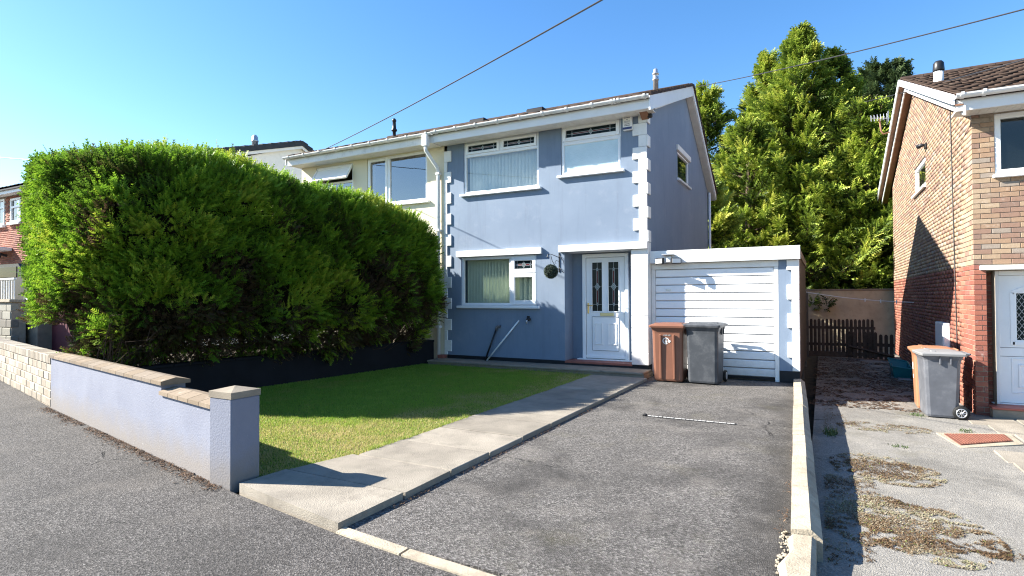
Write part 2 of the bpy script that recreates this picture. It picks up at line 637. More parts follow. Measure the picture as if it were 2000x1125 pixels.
M['road'] = tarmac('road_tarmac', (.080, .074, .069), .4)
M['drive'] = tarmac('driveway_tarmac', (.112, .104, .096), .85, .2, (-.95, -.25))
M['side_drive'] = tarmac('cracked_side_drive', (.225, .212, .190), .45, .30, None, .35)
M['earth'] = simple('bare_earth', (.06, .048, .035), .95, .35, 6, .5, 40, spec=.1)
M['slab'] = simple('concrete_paving_slab', (.25, .222, .182), .9, .2, 2.2, .8, 110, spec=.2, rnd=.12, dirt=.6, dirtc=(.13, .115, .095), bd=.008)
M['concrete'] = simple('old_concrete', (.24, .205, .16), .9, .18, 4, .5, 90, spec=.2, dirt=.6, dirtc=(.16, .14, .11))
M['kerb'] = simple('pale_kerb_concrete', (.36, .31, .235), .9, .16, 5, .6, 70, spec=.2, rnd=.08, dirt=.75, dirtc=(.17, .135, .10), bd=.012)
t = NT('lawn_soil')
c = t.ramp(t.noise(1.6, 5, .65), [(.3, (.08, .14, .02)), (.55, (.12, .16, .035)), (.75, (.24, .20, .09))])
M['lawn'] = t.finish(c, .95, t.bump(t.noise(90, 4), .8, .02), .1)


def leaf_mat(name, stops, trans=.3, rough=.55):
    t = NT(name)
    c = t.ramp(t.attr('tint'), stops)
    p = t.n('ShaderNodeBsdfPrincipled')
    t.l(c, p.inputs['Base Color'])
    p.inputs['Roughness'].default_value = rough
    p.inputs['Specular IOR Level'].default_value = .3
    tr = t.n('ShaderNodeBsdfTranslucent')
    t.l(c, tr.inputs['Color'])
    mx = t.n('ShaderNodeMixShader')
    mx.inputs[0].default_value = trans
    t.l(p.outputs[0], mx.inputs[1])
    t.l(tr.outputs[0], mx.inputs[2])
    t.l(mx.outputs[0], t.out.inputs['Surface'])
    return t.m


M['hedge_leaf'] = leaf_mat('conifer_hedge_leaf', [(0, (.075, .046, .028)), (.18, (.075, .056, .024)), (.30, (.07, .12, .016)), (.6, (.15, .29, .022)), (.85, (.25, .38, .03)), (1, (.36, .42, .045))], .40)
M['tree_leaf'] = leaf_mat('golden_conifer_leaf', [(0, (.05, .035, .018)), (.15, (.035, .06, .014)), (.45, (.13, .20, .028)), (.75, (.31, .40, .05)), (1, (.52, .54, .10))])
M['fir_leaf'] = leaf_mat('dark_fir_leaf', [(0, (.02, .032, .015)), (.5, (.05, .085, .032)), (1, (.10, .14, .05))])
M['grass'] = leaf_mat('lawn_grass_blade', [(0, (.50, .41, .20)), (.22, (.40, .36, .12)), (.4, (.28, .36, .06)), (.75, (.19, .34, .036)), (1, (.31, .43, .07))], .45)
M['ball_leaf'] = leaf_mat('topiary_leaf', [(0, (.02, .035, .025)), (.6, (.05, .075, .05)), (1, (.16, .18, .14))], .1)
M['moss'] = leaf_mat('dry_moss', [(0, (.05, .03, .015)), (.3, (.13, .075, .035)), (.55, (.19, .145, .09)), (.8, (.31, .27, .20)), (1, (.14, .17, .04))], .1, .9)
M['litter'] = leaf_mat('dry_leaf_litter', [(0, (.03, .02, .014)), (.5, (.09, .05, .03)), (1, (.20, .13, .08))], .1, .9)
M['hedge_core'] = simple('hedge_dark_core', (.016, .014, .009), .95, .4, 25, .8, 50, spec=.05, bd=.05)  # dark colour of the light-blocking body inside the hedge

# ------------------------------------------------------------------ ground and setting
def sheet(name, poly, z, m, kind='structure', depth=None):
    b = MB()
    if depth is None:
        b.add([(x, y, z) for x, y in poly], [tuple(range(len(poly)))])
    else:
        b.prism(poly, 'z', z - depth, z)
    return b.build(name, m, None, origin=(0, 0, 0), kind=kind)


S = 600
sheet('ground', [(-S, -S), (S, -S), (S, S), (-S, S)], -.46, M['earth'])
# road in front: one sheet, ends along the front walls on the left
sheet('road', [(-60, -40), (60, -40), (60, 2.30), (3.0, 2.60), (.02, 2.66), (-2.75, 2.70), (-4.05, 2.90), (-9.4, 3.97), (-60, 15.5)], 0.0, M['road'])
sheet('terrace_ground', [(-60, 15.5), (-9.4, 3.97), (-8.4, 3.9), (-8.4, 30), (-60, 30)], -.012, M['earth'])
sheet('driveway', [(-2.80, 2.76), (-.20, 2.72), (-.18, 3.9), (-.34, 10.6), (-.34, 11.3), (-2.86, 11.3)], -.004, M['drive'], depth=.3)

# neighbour's drive falls away from the road
V, F = [], []
ys = [2.3, 3.2, 4.2, 5.5, 7, 8.5, 10, 12, 15, 18, 24]
zs = [-.012, -.05, -.12, -.18, -.22, -.255, -.28, -.29, -.31, -.335, -.36]
for y, z in zip(ys, zs):
    for x in (-.12, .6, 1.3, 2.2, 4, 12):
        V.append((x, y, z))
for i in range(len(ys) - 1):
    for k in range(5):
        a = i * 6 + k
        F.append((a, a + 1, a + 7, a + 6))
np_mesh('side_driveway', V, F, M['side_drive'], kind='structure')


def zdrive(y):
    return float(np.interp(y, ys, zs))


# kerb channel between the road and the driveway, laid as pale strips
kc = [(-2.74, 2.70), (-2.18, 2.64), (-2.16, 2.638), (-1.35, 2.575), (-1.33, 2.573), (-.2, 2.50)]
ch = thing('channel_kerb', 'pale concrete strip set flush between the road and the driveway', 'kerb', (-1.5, 2.65, 0))
for i in (0, 2, 4):
    (xa, ya), (xb, yb) = kc[i], kc[i + 1]
    MB().prism([(xa, ya), (xb, yb), (xb, yb + .085), (xa, ya + .085)], 'z', -.1, .012).build('kerb_stone', M['kerb'], ch)

# garden path of big slabs
pth = MB().box(-3.72, -2.80, 2.95, 10.15, -.1, .02).build('garden_path', M['earth'], None, kind='structure')
jy = [2.80, 3.40, 4.02, 4.66, 5.33, 6.05, 7.12, 8.46, 10.16]
for i in range(len(jy) - 1):
    y0, y1 = jy[i] + .008, jy[i + 1] - .008
    dz = random.uniform(-.006, .006)
    if i == 0:
        b = MB().prism([(-4.04, 2.965), (-2.76, 2.74), (-2.76, y1), (-4.02, y1)], 'z', -.05, .048)
    elif i == 1:
        b = MB().prism([(-4.0, y0), (-2.75, y0), (-2.76, y1), (-3.86, y1)], 'z', -.05, .045)
    else:
        b = MB().box(-3.80, -2.755, y0, y1, -.05, .046 + dz, .008)
    b.build('paving_slab', M['slab'], pth)
# step along the front of the house
st_ = MB().box(-7.62, -2.83, 10.22, 10.86, -.05, .085).build('front_step', M['concrete'], None, kind='structure')
for i in range(6):
    xa = -7.63 + i * .8
    MB().box(xa + .004, xa + .796, 10.19, 10.788, .086, .125, .008).build('step_slab', M['concrete'], st_)

# lawn
LAWN = [(-8.35, 4.0), (-4.42, 3.22), (-4.06, 3.16), (-3.80, 4.2), (-3.80, 10.18), (-7.75, 10.18)]
sheet('lawn', LAWN, .030, M['lawn'], depth=.2)


def inpoly(px, py, poly):
    ins = np.zeros(len(px), bool)
    n = len(poly)
    for i in range(n):
        x1, y1 = poly[i]
        x2, y2 = poly[(i + 1) % n]
        c = ((y1 > py) != (y2 > py)) & (px < (x2 - x1) * (py - y1) / (y2 - y1 + 1e-12) + x1)
        ins ^= c
    return ins


def vnoise(P, scale, seed=0):
    """cheap smooth value noise in 3D, 0..1"""
    r = np.random.default_rng(seed)
    T = r.random((32, 32, 32))
    Q = np.asarray(P, float) * scale + 100.0
    I = np.floor(Q).astype(int)
    f = Q - I
    f = f * f * (3 - 2 * f)
    I &= 31
    J = (I + 1) & 31
    o = 0
    for a in (0, 1):
        for b in (0, 1):
            for c in (0, 1):
                w = (f[:, 0] if a else 1 - f[:, 0]) * (f[:, 1] if b else 1 - f[:, 1]) * (f[:, 2] if c else 1 - f[:, 2])
                o = o + w * T[(J if a else I)[:, 0], (J if b else I)[:, 1], (J if c else I)[:, 2]]
    return o


def blades(name, X, Y, z0, h, w, mat, tint, lean=.5, kind='stuff', parent=None, label=None):
    n = len(X)
    a = rng.random(n) * 2 * np.pi
    b = rng.random(n) * 2 * np.pi
    ln = lean * rng.random(n) * h
    V = np.empty((n, 3, 3))
    V[:, 0] = np.stack([X - np.cos(a) * w, Y - np.sin(a) * w, z0], 1)
    V[:, 1] = np.stack([X + np.cos(a) * w, Y + np.sin(a) * w, z0], 1)
    V[:, 2] = np.stack([X + np.cos(b) * ln, Y + np.sin(b) * ln, z0 + h], 1)
    F = np.arange(3 * n).reshape(n, 3)
    return np_mesh(name, V.reshape(-1, 3), F, mat, parent, kind=kind, attrs={'tint': ('POINT', np.repeat(tint, 3))})


n = 260000
GX = rng.uniform(-8.5, -3.7, n)
GY = 3.1 + 7.2 * rng.random(n) ** 1.35
k = inpoly(GX, GY, [(-8.3, 4.02), (-4.40, 3.25), (-4.02, 3.2), (-3.785, 4.2), (-3.785, 10.19), (-7.73, 10.19)])
GX, GY = GX[k], GY[k]
P3 = np.stack([GX, GY, 0 * GX], 1)
dry_lit = np.clip((GX + 4.75 + .5 * (vnoise(P3, 2.0, 3) - .5)) / .9, 0, 1) * .75
dry_lit = np.maximum(dry_lit, np.clip((5.6 - GY) / 1.6, 0, 1) * .72)  # front of the lawn: dry grass, yellowed further for its sunlit tone
tint = .62 + .5 * (vnoise(P3, 1.1, 1) - .5) + .35 * (vnoise(P3, 5, 2) - .5) + rng.normal(0, .12, len(GX)) - dry_lit * rng.random(len(GX)) * .9
dist = np.hypot(GX, GY)
blades('lawn_grass', GX, GY, np.full(len(GX), .028), rng.uniform(.014, .034, len(GX)) * (1 - .35 * dry_lit), .0022 + .00035 * dist, M['grass'], np.clip(tint, 0, 1), .9)

# longer tufts leaning over the path and step edges
n = 2600
s_ = rng.random(n) ** 1.3
GX = -3.81 + rng.normal(0, .018, n)
GY = 4.2 + 5.95 * s_
m_ = 700
GX = np.concatenate([GX, rng.uniform(-7.6, -3.9, m_)])
GY = np.concatenate([GY, 10.17 + rng.normal(0, .012, m_)])
P3 = np.stack([GX, GY, 0 * GX], 1)
k = vnoise(P3, 3.5, 61) > .38
GX, GY = GX[k], GY[k]
blades('edge_grass', GX, GY, np.full(len(GX), .028), rng.uniform(.03, .075, len(GX)), .0035 + 0 * GX, M['grass'], np.clip(rng.normal(.45, .25, len(GX)), 0, 1), 1.3)

# ------------------------------------------------------------------ window and wall builders
def wall_y(x0, x1, z0, z1, yf, th, holes, mi=0, b=None, poly_top=None):
    """wall slab in an X-Z plane facing -Y with rectangular holes"""
    b = b or MB()
    xs = sorted({x0, x1, *[h[0] for h in holes], *[h[1] for h in holes]})
    zz = sorted({z0, z1, *[h[2] for h in holes], *[h[3] for h in holes]})
    for i in range(len(xs) - 1):
        for j in range(len(zz) - 1):
            cx, cz = (xs[i] + xs[i + 1]) / 2, (zz[j] + zz[j + 1]) / 2
            if any(h[0] < cx < h[1] and h[2] < cz < h[3] for h in holes):
                continue
            for y in (yf, yf + th):
                b.quad((xs[i], y, zz[j]), (xs[i + 1], y, zz[j]), (xs[i + 1], y, zz[j + 1]), (xs[i], y, zz[j + 1]), mi)
    for (a, c, d, e) in holes:
        b.quad((a, yf, d), (a, yf + th, d), (a, yf + th, e), (a, yf, e), mi)
        b.quad((c, yf, d), (c, yf + th, d), (c, yf + th, e), (c, yf, e), mi)
        b.quad((a, yf, d), (c, yf, d), (c, yf + th, d), (a, yf + th, d), mi)
        b.quad((a, yf, e), (c, yf, e), (c, yf + th, e), (a, yf + th, e), mi)
    return b


def frame_bars(b, x0, x1, z0, z1, y0, y1, w, bev=.006):
    b.box(x0, x0 + w, y0, y1, z0, z1, bev)
    b.box(x1 - w, x1, y0, y1, z0, z1, bev)
    b.box(x0 + w, x1 - w, y0, y1, z0, z0 + w, bev)
    b.box(x0 + w, x1 - w, y0, y1, z1 - w, z1, bev)
    return b


def frame_bars_x(b, y0, y1, z0, z1, xa, xb, w, bev=.006):
    b.box(xa, xb, y0, y0 + w, z0, z1, bev)
    b.box(xa, xb, y1 - w, y1, z0, z1, bev)
    b.box(xa, xb, y0 + w, y1 - w, z0, z0 + w, bev)
    b.box(xa, xb, y0 + w, y1 - w, z1 - w, z1, bev)
    return b


def strip(b, p, q, y, w=.004, t=.004):
    """thin flat bar between two (x,z) points"""
    p, q = Vector((p[0], 0, p[1])), Vector((q[0], 0, q[1]))
    d = (q - p)
    L = d.length
    d /= L
    s = Vector((-d.z, 0, d.x)) * w
    vs = []
    for yy in (y - t, y):
        for a in (p - s, p + s, q + s, q - s):
            vs.append((a.x, yy, a.z))
    b.add(vs, [(0, 1, 2, 3), (7, 6, 5, 4), (0, 4, 5, 1), (1, 5, 6, 2), (2, 6, 7, 3), (3, 7, 4, 0)])


def diamond(b, cx, cz, hw, hh, y, w=.004):
    pts = [(cx - hw, cz), (cx, cz + hh), (cx + hw, cz), (cx, cz - hh)]
    for i in range(4):
        strip(b, pts[i], pts[(i + 1) % 4], y, w)


def facet(b, cx, cz, hw, hh, y):
    b.add([(cx - hw, y, cz), (cx, y, cz + hh), (cx + hw, y, cz), (cx, y, cz - hh), (cx, y - .004, cz)],
          [(0, 1, 4), (1, 2, 4), (2, 3, 4), (3, 0, 4)])


def leaded_h(win, x0, x1, z0, z1, y):
    """horizontal leaded toplight: central diamond, red bars, two small diamonds"""
    b, r, g = MB(), MB(), MB()
    cx, cz = (x0 + x1) / 2, (z0 + z1) / 2
    H, W = z1 - z0, x1 - x0
    hh = H * .36
    diamond(b, cx, cz, hh * .72, hh, y, .005)
    diamond(b, cx, cz, hh * .36, hh * .5, y, .003)
    facet(g, cx, cz, hh * .66, hh * .92, y + .001)
    for s in (-1, 1):
        ex = cx + s * W * .38
        diamond(b, ex, cz, hh * .32, hh * .45, y, .004)
        facet(g, ex, cz, hh * .28, hh * .4, y + .001)
        strip(b, (cx + s * hh * .72, cz + H * .09), (ex - s * hh * .2, cz + H * .09), y, .004)
        strip(b, (cx + s * hh * .72, cz - H * .09), (ex - s * hh * .2, cz - H * .09), y, .004)
        xa, xb = sorted((cx + s * hh * .8, ex - s * hh * .34))
        r.box(xa, xb, y - .0025, y + .001, cz - H * .075, cz + H * .075)
        strip(b, (ex, cz + hh * .45), (ex, z1), y, .004)
        strip(b, (ex, cz - hh * .45), (ex, z0), y, .004)
        strip(b, (ex + s * hh * .32, cz), (x1 if s > 0 else x0, cz), y, .004)
    b.build('leadwork', M['lead'], win)
    r.build('red_glass', M['glass_red'], win)
    g.build('bevelled_glass', M['glass_bevel'], win)


def leaded_v(win, x0, x1, z0, z1, y):
    b, r, g = MB(), MB(), MB()
    cx, cz = (x0 + x1) / 2, (z0 + z1) / 2
    W, H = x1 - x0, z1 - z0
    diamond(b, cx, cz, W * .24, W * .34, y, .005)
    diamond(b, cx, cz, W * .10, W * .14, y, .004)
    for s in (-1, 1):
        strip(b, (cx + s * W * .24, cz), (x1 if s > 0 else x0, cz), y, .003)
        strip(b, (cx - W * .1, cz + s * W * .3), (cx + W * .1, cz + s * W * .17), y, .003)
    facet(g, cx, cz, W * .21, W * .3, y + .001)
    for s in (-1, 1):
        ez = cz + s * H * .36
        diamond(b, cx, ez, W * .09, W * .16, y, .004)
        facet(g, cx, ez, W * .08, W * .14, y + .001)
        for q in (-1, 1):
            strip(b, (cx + q * W * .085, cz + s * W * .28), (cx + q * W * .085, ez - s * W * .08), y, .003)
            strip(b, (cx + q * W * .09, ez), (x1 if q > 0 else x0, ez), y, .003)
        strip(b, (cx, ez + s * W * .16), (cx, z1 if s > 0 else z0), y, .003)
        za, zb = sorted((cz + s * W * .36, ez - s * W * .17))
        r.box(cx - W * .055, cx + W * .055, y - .0025, y + .001, za, zb)
    b.build('leadwork', M['lead'], win)
    r.build('red_glass', M['glass_red'], win)
    g.build('bevelled_glass', M['glass_bevel'], win)


def pane(win, x0, x1, z0, z1, y, m, t=.008):
    return MB().box(x0, x1, y, y + t, z0, z1).build('pane', m, win)


def blind(x0, x1, z0, z1, y, mat, label, n, ang=.5, edge_only=False):
    t = thing('vertical_blind', label, 'blind', ((x0 + x1) / 2, y, z0), 'vertical blinds inside the blue house')
    MB().box(x0, x1, y - .02, y + .03, z1 - .03, z1).build('rail', M['upvc'], t)
    w = (x1 - x0) / n
    for i in range(n):
        cx = x0 + (i + .5) * w
        a = ang + random.uniform(-.08, .08)
        dx, dy = math.cos(a) * w * .62, math.sin(a) * w * .62
        ox, oy = -dy * .06 / (w * .62) * .2, .004
        b = MB()
        b.add([(cx - dx, y - dy, z0), (cx, y + .008, z0), (cx + dx, y + dy, z0), (cx - dx, y - dy, z1 - .03), (cx, y + .008, z1 - .03), (cx + dx, y + dy, z1 - .03)],
              [(0, 1, 4, 3), (1, 2, 5, 4)])
        b.build('blind_slat', mat, t, fix=False)
    return t


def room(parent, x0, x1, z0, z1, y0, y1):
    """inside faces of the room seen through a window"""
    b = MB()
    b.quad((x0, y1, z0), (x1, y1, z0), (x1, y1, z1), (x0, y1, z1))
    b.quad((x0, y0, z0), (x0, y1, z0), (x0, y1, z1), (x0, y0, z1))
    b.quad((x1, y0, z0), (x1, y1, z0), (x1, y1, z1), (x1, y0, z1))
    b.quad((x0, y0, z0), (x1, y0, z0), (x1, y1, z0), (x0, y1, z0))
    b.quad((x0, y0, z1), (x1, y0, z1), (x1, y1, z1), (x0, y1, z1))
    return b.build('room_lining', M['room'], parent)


def roof_slope(house, name, x0, x1, pa, pb, m, row=.32, col=.30, thick=.03, jit=.008):
    """rows of overlapping tiles from eave pa=(y,z) up to ridge pb"""
    pa, pb = Vector((0, *pa)), Vector((0, *pb))
    L = (pb - pa).length
    d = (pb - pa) / L
    nn = Vector((0, -d.z, d.y))
    if nn.z < 0:
        nn = -nn
    rows = int(L / row) + 1
    cols = int((x1 - x0) / col)
    V, F, T = [], [], []
    cw = (x1 - x0) / cols
    for r in range(rows):
        off = cw * .5 if r % 2 else 0
        for cI in range(cols + (1 if r % 2 else 0)):
            xa = max(x0, x0 + cI * cw - off)
            xb = min(x1, x0 + (cI + 1) * cw - off)
            if xb - xa < .03:
                continue
            s0 = r * row + random.uniform(-jit, jit)
            s1 = min(L, s0 + row * 1.25)
            l0 = thick + random.uniform(0, jit)
            l1 = .004
            A = [pa + d * s0 + nn * l0, pa + d * s1 + nn * l1]
            B = [pa + d * s0 + nn * (l0 + .018), pa + d * s1 + nn * (l1 + .018)]
            i0 = len(V)
            for P in (A[0], A[1], B[1], B[0]):
                V.append((xa + .003, P.y, P.z))
                V.append((xb - .003, P.y, P.z))
            F += [(i0, i0 + 1, i0 + 7, i0 + 6), (i0 + 6, i0 + 7, i0 + 5, i0 + 4), (i0, i0 + 6, i0 + 4, i0 + 2), (i0 + 1, i0 + 3, i0 + 5, i0 + 7)]
    org = ((x0 + x1) / 2, (pa.y + pb.y) / 2, (pa.z + pb.z) / 2)
    o = np_mesh(name, V, F, m, house, org, kind='stuff')
    u = MB()
    q = [pa, pb]
    u.add([(x0, q[0].y, q[0].z), (x1, q[0].y, q[0].z), (x1, q[1].y, q[1].z), (x0, q[1].y, q[1].z),
           (x0, q[0].y, q[0].z - .05), (x1, q[0].y, q[0].z - .05), (x1, q[1].y, q[1].z - .05), (x0, q[1].y, q[1].z - .05)],
          [(0, 1, 2, 3), (7, 6, 5, 4), (0, 4, 5, 1), (1, 5, 6, 2), (2, 6, 7, 3), (3, 7, 4, 0)])
    u.build('roof_deck', m, house)
    return o


def gutter_run(house, x0, x1, y, z, m, clips, r=.058):
    b = MB()
    seg = 9
    vs, fs = [], []
    prof = [(math.cos(math.pi + math.pi * i / seg) * r, math.sin(math.pi + math.pi * i / seg) * r) for i in range(seg + 1)]
    prof = prof + [(p[0] * .86, p[1] * .86) for p in prof[::-1]]
    k = len(prof)
    for x in (x0, x1):
        for p in prof:
            vs.append((x, y + p[0], z + p[1]))
    fs = [(i, (i + 1) % k, k + (i + 1) % k, k + i) for i in range(k)]
    fs += [tuple(range(k))[::-1], tuple(range(k, 2 * k))]
    b.add(vs, fs)
    g = b.build('gutter', m, house)
    for cx in clips:
        c = MB()
        pr = [(math.cos(math.pi + math.pi * i / 8) * (r + .01), math.sin(math.pi + math.pi * i / 8) * (r + .01)) for i in range(9)]
        pr = [(pr[0][0], .012)] + pr + [(pr[-1][0], .012)]
        inn = [(p[0] * .86, p[1] * .86) for p in pr[::-1]]
        c.prism([(y + p[0], z + p[1]) for p in pr + inn], 'x', cx - .02, cx + .02)
        c.build('gutter_clip', m, g)
    return g

# ------------------------------------------------------------------ blue house
FY = 10.8
XL, XR = -7.50, -2.90
RY, RZ = 14.36, 6.62          # ridge
BY, BZ = 17.75, 4.50          # rear eave
EY, EZ = 10.36, 5.165          # front eave
bh = thing('blue_house', 'blue rendered semi-detached house with white quoins and white front door', 'house', (-5.2, FY, 0))
HW1 = (-7.05, -5.18, 3.80, 4.985)
HW2 = (-4.675, -3.405, 3.975, 4.985)
HW3 = (-7.125, -5.245, 1.31, 2.385)
REC = (-4.61, -3.20, .2, 2.40)
b = wall_y(XL, XR, .2, 4.99, FY, .44, [HW1, HW2, HW3, REC])
b.build('front_wall', M['blue'], bh)
# back of the porch recess, with the doorway
DX0, DX1, DZ0, DZ1 = -4.37, -3.39, .215, 2.375
b = wall_y(REC[0], REC[1], .2, 2.40, 11.241, .1, [(DX0, DX1, .2, DZ1)])
b.build('recess_wall', M['blue'], bh)
box('recess_ceiling', M['white'], bh, REC[0], REC[1], FY + .002, 11.24, 2.40, 2.43)
box('porch_floor', M['tile_red'], bh, REC[0], -3.21, FY - .015, 11.24, .16, .202, .004)
# side wall with window opening
SW = (13.45, 14.72, 4.22, 4.86)


def gable_wall(x, ya, za, yr, zr, yb, zb, z0, th, hole):
    b = MB()
    ys_ = sorted({ya, yr, yb, *([hole[0], hole[1]] if hole else [])})

    def top(y):
        return za + (zr - za) * (y - ya) / (yr - ya) if y <= yr else zr + (zb - zr) * (y - yr) / (yb - yr)
    for i in range(len(ys_) - 1):
        y0, y1 = ys_[i], ys_[i + 1]
        spans = [(z0, None)]
        if hole and hole[0] - 1e-6 <= y0 and y1 <= hole[1] + 1e-6:
            spans = [(z0, hole[2]), (hole[3], None)]
        for lo, hi in spans:
            for xx in (x, x + th):
                b.quad((xx, y0, lo), (xx, y1, lo), (xx, y1, top(y1) if hi is None else hi), (xx, y0, top(y0) if hi is None else hi))
    if hole:
        a, c, d, e = hole
        for q in (((a, d), (a, e)), ((c, d), (c, e)), ((a, d), (c, d)), ((a, e), (c, e))):
            b.quad((x, *q[0]), (x + th, *q[0]), (x + th, *q[1]), (x, *q[1]))
    return b


gable_wall(XR, FY + .44, 5.06 + .13, RY, RZ - .03, 17.42, 4.63, .2, -.25, SW).build('side_wall', M['blue'], bh)
b = MB()
b.quad((XR, FY, .2), (XR, FY + .44, .2), (XR, FY + .44, 5.19), (XR, FY, 4.99))
b.build('corner_wall', M['blue'], bh)
b = MB()
b.quad((XL, 17.42, 0), (XR, 17.42, 0), (XR, 17.42, 4.6), (XL, 17.42, 4.6))
b.build('rear_wall', M['blue'], bh)
box('plinth', M['black_paint'], bh, XL, XR + .012, FY - .012, 11.3, .0, .199, .004)
box('threshold', M['upvc'], bh, -4.47, -3.30, 11.10, 11.24, .203, .226, .006)

# quoins
for i in range(5):
    zt = 4.81 - .455 * i
    piece('quoin_block', M['white'], bh, -3.17, XR + .006, FY - .028, FY - .001, zt - .23, zt - .002, .006)
for i in range(6):
    zt = 4.81 - .455 * i + .225
    z0 = zt - .222
    zt = min(zt, 4.975)
    piece('quoin_block', M['white'], bh, -3.055, XR - .001, FY - .028, FY - .001, z0, zt - .003, .006)
    piece('quoin_return', M['white'], bh, XR + .001, XR + .028, FY - .028, FY + .17, z0, zt - .003, .006)
for i in range(10):
    z0 = .195 + i * .2345
    piece('pier_block', M['white'], bh, -3.215, XR + .012, FY - .03, FY - .001, z0, z0 + .2305 if i < 9 else 2.398, .006)
MB().box(XR + .001, XR + .012, FY, FY + .2, .2, 2.53).build('pier_return', M['white'], bh)
for i in range(10):
    zt = 4.83 - .478 * i
    piece('quoin_block', M['white'], bh, -7.565, -7.375, FY - .03, FY - .001, max(.2, zt - .25), zt - .002, .006)
    piece('quoin_block', M['white'], bh, -7.565, -7.485, FY - .03, FY - .001, max(.2, zt - .476), zt - .252, .006)

# lintels and sills
box('window_lintel', M['white'], bh, -7.22, -5.11, FY - .07, FY - .001, 2.392, 2.53, .006)
box('porch_lintel', M['white'], bh, -4.705, -2.885, FY - .09, FY - .001, 2.403, 2.542, .006)


def window_y(house, hole, y, fw=.055):
    w = MB()
    frame_bars(w, hole[0], hole[1], hole[2], hole[3], y, y + .07, fw)
    return w


# upper window 1: two toplights over a fixed pane
y = FY + .025
w = window_y(bh, HW1, y)
tz, mx = 4.655, -6.115
w.box(HW1[0] + .055, HW1[1] - .055, y, y + .07, tz - .03, tz + .03, .005)
w.box(mx - .028, mx + .028, y, y + .07, tz + .03, HW1[3] - .055, .005)
win = w.build('window', M['upvc'], bh)
for a, c in ((HW1[0] + .057, mx - .03), (mx + .03, HW1[1] - .057)):
    s = MB()
    frame_bars(s, a, c, tz + .032, HW1[3] - .057, y - .022, y + .03, .055)
    s.build('opening_sash', M['upvc'], win)
    pane(win, a + .055, c - .055, tz + .088, HW1[3] - .113, y + .012, M['glass_dark'])
    leaded_h(win, a + .055, c - .055, tz + .088, HW1[3] - .113, y + .011)
pane(win, HW1[0] + .055, HW1[1] - .055, HW1[2] + .055, tz - .03, y + .03, M['glass_up'])
MB().box(-7.12, -5.115, FY - .075, FY + .02, 3.745, 3.799, .008).build('sill', M['upvc'], win)
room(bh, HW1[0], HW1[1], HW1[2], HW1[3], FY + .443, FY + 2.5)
blind(HW1[0] + .06, HW1[1] - .06, HW1[2] + .03, tz + .1, FY + .2, M['blind_white'], 'white vertical blind closed behind the wide upstairs window', 21, .72)
# upper window 2: one toplight over patterned glass
w = window_y(bh, HW2, y)
tz = 4.665
w.box(HW2[0] + .055, HW2[1] - .055, y, y + .07, tz - .03, tz + .03, .005)
win = w.build('window', M['upvc'], bh)
s = MB()
frame_bars(s, HW2[0] + .03, HW2[1] - .03, tz + .0, HW2[3] - .02, y - .025, y + .03, .075)
s.build('opening_sash', M['upvc'], win)
pane(win, HW2[0] + .105, HW2[1] - .105, tz + .075, HW2[3] - .095, y + .012, M['glass_dark'])
leaded_h(win, HW2[0] + .105, HW2[1] - .105, tz + .075, HW2[3] - .095, y + .011)
s = MB()
frame_bars(s, HW2[0] + .02, HW2[1] - .02, HW2[2] + .012, tz - .032, y - .012, y + .03, .045)
s.build('opening_sash', M['upvc'], win)
pane(win, HW2[0] + .064, HW2[1] - .064, HW2[2] + .056, tz - .076, y + .012, M['glass_frost'])
MB().box(-4.74, -3.33, FY - .075, FY + .02, 3.92, 3.974, .008).build('sill', M['upvc'], win)
# lower window
w = window_y(bh, HW3, y, .06)
mx = -5.855
w.box(mx - .05, mx + .035, y, y + .07, HW3[2] + .06, HW3[3] - .06, .005)
w.box(mx + .035, HW3[1] - .06, y, y + .07, 1.975, 2.035, .005)
win = w.build('window', M['upvc'], bh)
pane(win, HW3[0] + .06, mx - .05, HW3[2] + .06, HW3[3] - .06, y + .03, M['glass'])
for za, zb in ((2.01, HW3[3] - .03), (HW3[2] + .03, 2.0)):
    s = MB()
    frame_bars(s, mx + .0, HW3[1] - .02, za, zb, y - .022, y + .03, .085)
    s.build('opening_sash', M['upvc'], win)
pane(win, mx + .085, HW3[1] - .105, 2.095, HW3[3] - .115, y + .012, M['glass_dark'])
leaded_h(win, mx + .085, HW3[1] - .105, 2.095, HW3[3] - .115, y + .011)
pane(win, mx + .085, HW3[1] - .105, HW3[2] + .115, 1.915, y + .012, M['glass'])
MB().box(-7.21, -5.165, FY - .075, FY + .02, 1.252, 1.309, .008).build('sill', M['upvc'], win)
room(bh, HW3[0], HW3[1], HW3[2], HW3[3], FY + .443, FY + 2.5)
blind(HW3[0] + .05, mx - .02, HW3[2] + .02, HW3[3] - .03, FY + .22, M['blind'], 'pale green vertical blind half turned behind the large downstairs pane', 15, .85)
blind(mx + .0, HW3[1] - .05, HW3[2] + .02, HW3[3] - .03, FY + .22, M['blind'], 'narrow pale green vertical blind behind the small downstairs casement', 5, .7)
# side window
w = MB()
frame_bars_x(w, SW[0], SW[1], SW[2], SW[3], XR - .07, XR - .01, .05)
win = w.build('window', M['upvc'], bh)
MB().box(XR - .045, XR - .037, SW[0] + .05, SW[1] - .05, SW[2] + .05, SW[3] - .05).build('pane', M['glass_sky'], win)
MB().box(XR - .02, XR + .045, SW[0] - .1, SW[1] + .1, SW[3] + .001, SW[3] + .13, .006).build('window_head', M['white'], win)
MB().box(XR - .02, XR + .06, SW[0] - .06, SW[1] + .06, SW[2] - .05, SW[2] - .001, .006).build('sill', M['upvc'], win)
MB().box(XR - 1.2, XR - .26, SW[0] - .3, SW[1] + .3, SW[2] - .3, SW[3] + .2).build('room_lining', M['room'], bh)

